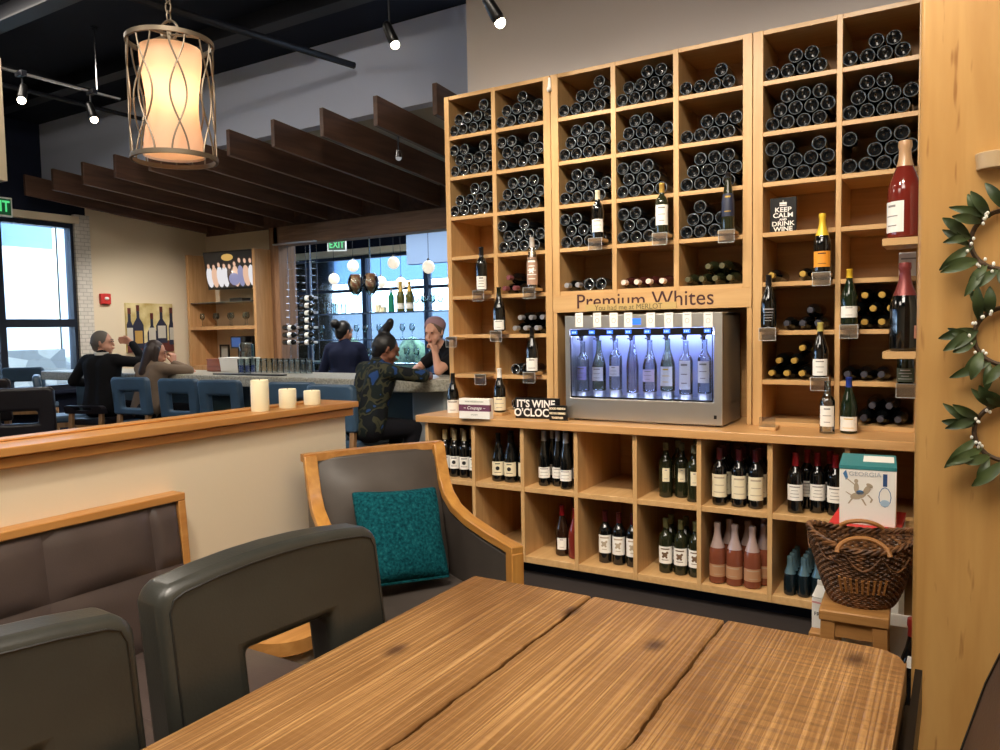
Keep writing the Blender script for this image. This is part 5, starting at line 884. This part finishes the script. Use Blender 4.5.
# ================================================================ people
sk1, sk2, sk3 = mat('pale_skin', S(214, 160, 136), .55), mat('brown_skin', S(128, 82, 62), .55), mat('tan_skin', S(190, 136, 110), .55)
def remesh(o, vs, it=6):
    md = o.modifiers.new('body', 'REMESH'); md.mode = 'VOXEL'; md.voxel_size = vs; md.use_smooth_shade = True; sm = o.modifiers.new('soft', 'SMOOTH'); sm.factor = .5; sm.iterations = it; return o
def hand(b, W, d, nrm, curl=.5, thumb=1):
    d = Vector(d).normalized(); nrm = Vector(nrm); nrm = (nrm - d * nrm.dot(d)).normalized(); s = d.cross(nrm).normalized() * thumb; W = Vector(W)
    for k in (-.026, 0, .026): b.cap(W + s * (k * .6), W + d * .082 + s * k, .015, .0135)
    for i, (k, L) in enumerate(((-.033, .062), (-.011, .075), (.011, .080), (.033, .070))):
        p = W + d * .085 + s * k; a1 = curl * .6; m_ = p + (d * math.cos(a1) + nrm * math.sin(a1)) * L * .5; a2 = curl * 1.5; e = m_ + (d * math.cos(a2) + nrm * math.sin(a2)) * L * .5; b.cap(p, m_, .0100, .0092); b.cap(m_, e, .0092, .0080)
    p = W + d * .025 + s * .030; m_ = p + d * .03 + s * .026 + nrm * .012; b.cap(p, m_, .0125, .0105); b.cap(m_, m_ + d * .03 + s * .004 + nrm * .012, .0105, .0085)
def person(label, loc, rz, skin, top_m, leg_m, pz, chest, head, hyaw, hpit, arms, legs, sleeves=1, hair=None, extra=None, sw=.185, girth=1.0):
    """local frame: faces +y. chest, head: points; arms: [(elbow, wrist, hand direction, palm normal)] for x<0 then x>0"""
    t = thing('person', label, 'person', loc, rz); b = MB(); C, Hd = Vector(chest), Vector(head); P = Vector((0, 0, pz)); up = (C - P).normalized()
    nb = C + up * .10; sh = [C + Vector((s * sw, 0, .045)) for s in (-1, 1)]
    Rm = Matrix.Rotation(-hyaw, 3, 'Z') @ Matrix.Rotation(hpit, 3, 'X')
    def h(x, y, z): return Hd + Rm @ Vector((x, y, z))
    tz = MB()
    for bb, g in ((b, 0), (tz, .014)):
        for s in (-1, 1):
            bb.cap(P + Vector((s * .07, 0, 0)), P.lerp(C, .5) + Vector((s * .055, 0, 0)), .115 * girth + g, .098 * girth + g); bb.cap(P.lerp(C, .5) + Vector((s * .055, 0, 0)), C + Vector((s * .075, 0, -.02)), .098 * girth + g, .105 * girth + g)
        bb.cap(sh[0] + Vector((.03, 0, 0)), sh[1] - Vector((.03, 0, 0)), .062 + g, .062 + g); bb.cap(C + up * .05, nb, .07 + g, .055 + g)
    b.cap(nb - up * .02, h(0, -.02, -.07), .052, .05)
    b.ell(h(0, -.012, .022), (.075, .092, .098), n=18, k=12, rz=-hyaw); b.cap(h(0, .018, -.015), h(0, .040, -.075), .062, .040); b.cap(h(-.03, .03, -.04), h(.03, .03, -.04), .040, .040)
    b.cap(h(0, .082, .008), h(0, .097, -.026), .008, .011); b.cap(h(-.014, .088, -.056), h(.014, .088, -.056), .009, .009); b.cap(h(-.03, .072, .022), h(.03, .072, .022), .016, .016)
    for s in (-1, 1): b.cap(h(s * .076, -.012, .018), h(s * .078, -.014, -.018), .011, .009)
    for i, s in enumerate((-1, 1)):
        el, wr, hd, pn = arms[i][:4]; cu = arms[i][4] if len(arms[i]) > 4 else .7; el, wr = Vector(el), Vector(wr); b.cap(sh[i], el, .050, .040); b.cap(el, wr, .040, .027); hand(b, wr, hd, pn, cu, s)
        if sleeves >= 1: tz.cap(sh[i], el, .060, .052); tz.cap(el, wr - (wr - el) * .06, .052, .040)
        else: tz.cap(sh[i], sh[i].lerp(el, .62), .062, .060)
    lg = MB()
    for i, s in enumerate((-1, 1)):
        kn, an = Vector(legs[i][0]), Vector(legs[i][1]); hp = P + Vector((s * .085, 0, -.02)); b.cap(hp, kn, .082, .055); b.cap(kn, an, .052, .036); b.cap(an + Vector((0, 0, -.03)), an + Vector((0, .15, -.045)), .038, .030)
        lg.cap(hp, kn, .096, .068); lg.cap(kn, an, .066, .052)
    lg.cap(P + Vector((-.07, 0, -.01)), P + Vector((.07, 0, -.01)), .125 * girth, .125 * girth)
    remesh(b.out('body', skin, t), .0075, 4); remesh(tz.out('top', top_m, t), .011, 8); remesh(lg.out('trousers', leg_m, t), .012, 8)
    fm = MB()
    for s in (-1, 1): fm.ell(h(s * .029, .086, .012), (.010, .006, .005), n=8, k=6, rz=-hyaw)
    fm.out('eyes', mat('eye_dark', S(40, 30, 28), .3), t); lm_ = MB().cap(h(-.018, .0955, -.056), h(.018, .0955, -.056), .0045, .0045).out('lips', mat('lip_rose', S(160, 84, 78), .5), t)
    br_ = MB()
    for s in (-1, 1): br_.cap(h(s * .014, .091, .030), h(s * .044, .080, .032), .0035, .003)
    if hair:
        hb, hm_ = MB(), hair[1]
        if hair[0] != 'scarf': br_.out('eyebrows', hm_, t)
        hb.ell(h(0, -.024, .034), (.084, .095, .097), n=18, k=12, rz=-hyaw); hb.cap(h(0, -.06, .0), h(0, -.065, -.04), .07, .05)
        if hair[0] in ('bun', 'ponytail'):
            if hair[0] == 'bun': hb.ell(h(-.0, -.13, .085), (.055, .052, .052))
            else: hb.cap(h(0, -.04, .11), h(0, -.045, .15), .03, .036); hb.cap(h(0, -.045, .15), h(.02, -.03, .185), .038, .036); hb.cap(h(.02, -.03, .185), h(.035, -.03, .212), .034, .03); hb.cap(h(-.01, -.05, .14), h(-.03, -.075, .125), .03, .022)
        if hair[0] == 'long':
            for s in (-1, 0, 1): hb.cap(h(s * .055, -.045, .02), h(s * .075, -.075, -.20), .055, .05); hb.cap(h(s * .055, -.07, -.2), h(s * .065, -.09, -.29), .052, .03)
            for s in (-1, 1): hb.cap(h(s * .07, .02, .05), h(s * .075, .02, -.16), .028, .03)
        # keep the face clear: trim what lies ahead of the hairline
        remesh(hb.out('hair', hm_, t), .009, 5)
        if hair[0] == 'scarf': pass
    if extra: extra(t, h, C)
    return t
blk = mat('black_cloth', S(20, 20, 24), .9, spec=.2); navy = mat('navy_cloth', S(26, 32, 56), .9, spec=.2); grey = mat('taupe_cardigan', S(116, 100, 86), .9, spec=.2); dkp = mat('dark_trousers', S(22, 22, 28), .9, spec=.2)
camo = mat('camouflage_cloth', S(60, 66, 48), .85, spec=.2); nz = noise(camo, (1, 1, 1), 11, 1, .6); r = ramp(camo, nz.outputs[0], [(.0, S(22, 26, 30)), (.43, S(62, 62, 46)), (.52, S(28, 36, 36)), (.66, S(34, 62, 110))]); r.color_ramp.interpolation = 'CONSTANT'; nodes(camo)[1].new(r.outputs[0], nodes(camo)[2].inputs[0])
hgrey, hdark, hblk = mat('grey_hair', S(104, 98, 92), .7), mat('dark_brown_hair', S(44, 30, 26), .5), mat('black_hair', S(20, 18, 20), .45)
# man at the bar, hand to his brow
q = AY(100, 345, 4.48); xm = q.x
SL = [((-.11, .37, .72), (-.11, .26, .30)), ((.11, .37, .72), (.11, .26, .30))]
def collar(t, h, C): MB().lathe([(.064, .0), (.070, .03), (.066, .03), (.060, 0)], 18, (0, C.y - .005, C.z + .105)).out('shirt_collar', paper, t)
person('grey-haired man in black at the bar, one hand raised to his brow', (xm, 4.48, 0), .30, sk1, blk, dkp, .78, (0, .02, 1.18), (0, .05, 1.405), 1.15, .05,
       [((-.33, -.02, 1.02), (-.25, .22, .98), (.3, 1, 0), (0, 0, -1)), ((.36, .20, 1.20), (.21, .20, 1.40), (-.75, .15, .25), (-.2, -1, -.3))], SL, hair=('short', hgrey), extra=collar, sw=.20, girth=1.08)
chair('plain dark bar stool carrying the man in black', (xm, 4.47, 0), .30 + PI, l_dark, w_bar, None, **dict(st, zt=.80, op=(.10, .75, .785), zb=.72))
# long-haired woman in a taupe cardigan
q = AY(152, 365, 4.62); person('long-haired woman in a taupe cardigan leaning on the bar', (q.x, 4.56, 0), .1, sk3, grey, dkp, .76, (0, .06, 1.10), (0, .12, 1.300), 1.0, -.15,
       [((-.24, .30, 1.12), (-.02, .45, 1.13), (1, .2, 0), (0, 0, -1)), ((.26, .28, 1.12), (.085, .25, 1.19), (-.15, .1, 1), (-1, 0, 0), 1.4)], SL, hair=('long', hdark), sw=.165, girth=.92)
# camouflage jacket woman on the stool
q = AY(372, 395, 4.40); person('woman in a camouflage jacket with a high dark ponytail, on a bar stool', (q.x - .05, 4.37, 0), -.30, sk2, camo, dkp, .77, (0, .10, 1.13), (.02, .20, 1.335), .35, -.25,
       [((-.24, .34, 1.13), (-.02, .50, 1.135), (1, .3, 0), (0, 0, -1)), ((.25, .36, 1.13), (.10, .50, 1.135), (-.7, .7, 0), (0, 0, -1))], SL, hair=('ponytail', hblk), sw=.175)
ST = [((-.10, .02, .48), (-.10, 0, .08)), ((.10, .02, .48), (.10, 0, .08))]
q = AY(345, 350, 6.3); person('woman in navy with a dark low bun, standing behind the bar with her back turned', (q.x, 6.3, 0), .55, sk3, navy, navy, .92, (0, 0, 1.25), (0, .02, 1.475), .75, -.05,
       [((-.26, .03, 1.02), (-.20, .22, .90), (0, 1, 0), (0, 0, -1)), ((.26, .03, 1.02), (.20, .22, .90), (0, 1, 0), (0, 0, -1))], ST, hair=('bun', hblk), sw=.17)
def scarf(t, h, C):
    sb = MB().ell(h(0, -.038, .062), (.092, .097, .080), n=18, k=12, rz=0); sb.ell(h(0, -.11, -.01), (.04, .035, .04)); remesh(sb.out('headscarf', mat('mauve_scarf', S(158, 126, 136), .9), t), .008, 4)
q = AY(431, 345, 5.12); bx = q.x; BL = (bx - .02, 5.72, 0)
person('bartender in a black tee and mauve headscarf leaning on the bar, chin on hand', BL, PI - .42, sk1, blk, dkp, .93, (0, .20, 1.24), (0, .36, 1.455), -.55, -.12,
       [((-.24, .46, 1.135), (-.16, .44, 1.27), (.35, -.03, .8), (.9, .2, -.2), 1.5), ((.24, .40, 1.135), (.03, .56, 1.125), (-1, .2, 0), (0, 0, -1))], ST, sleeves=0, hair=('scarf', mat('ash_hair', S(110, 88, 74), .6)), extra=scarf, sw=.17)
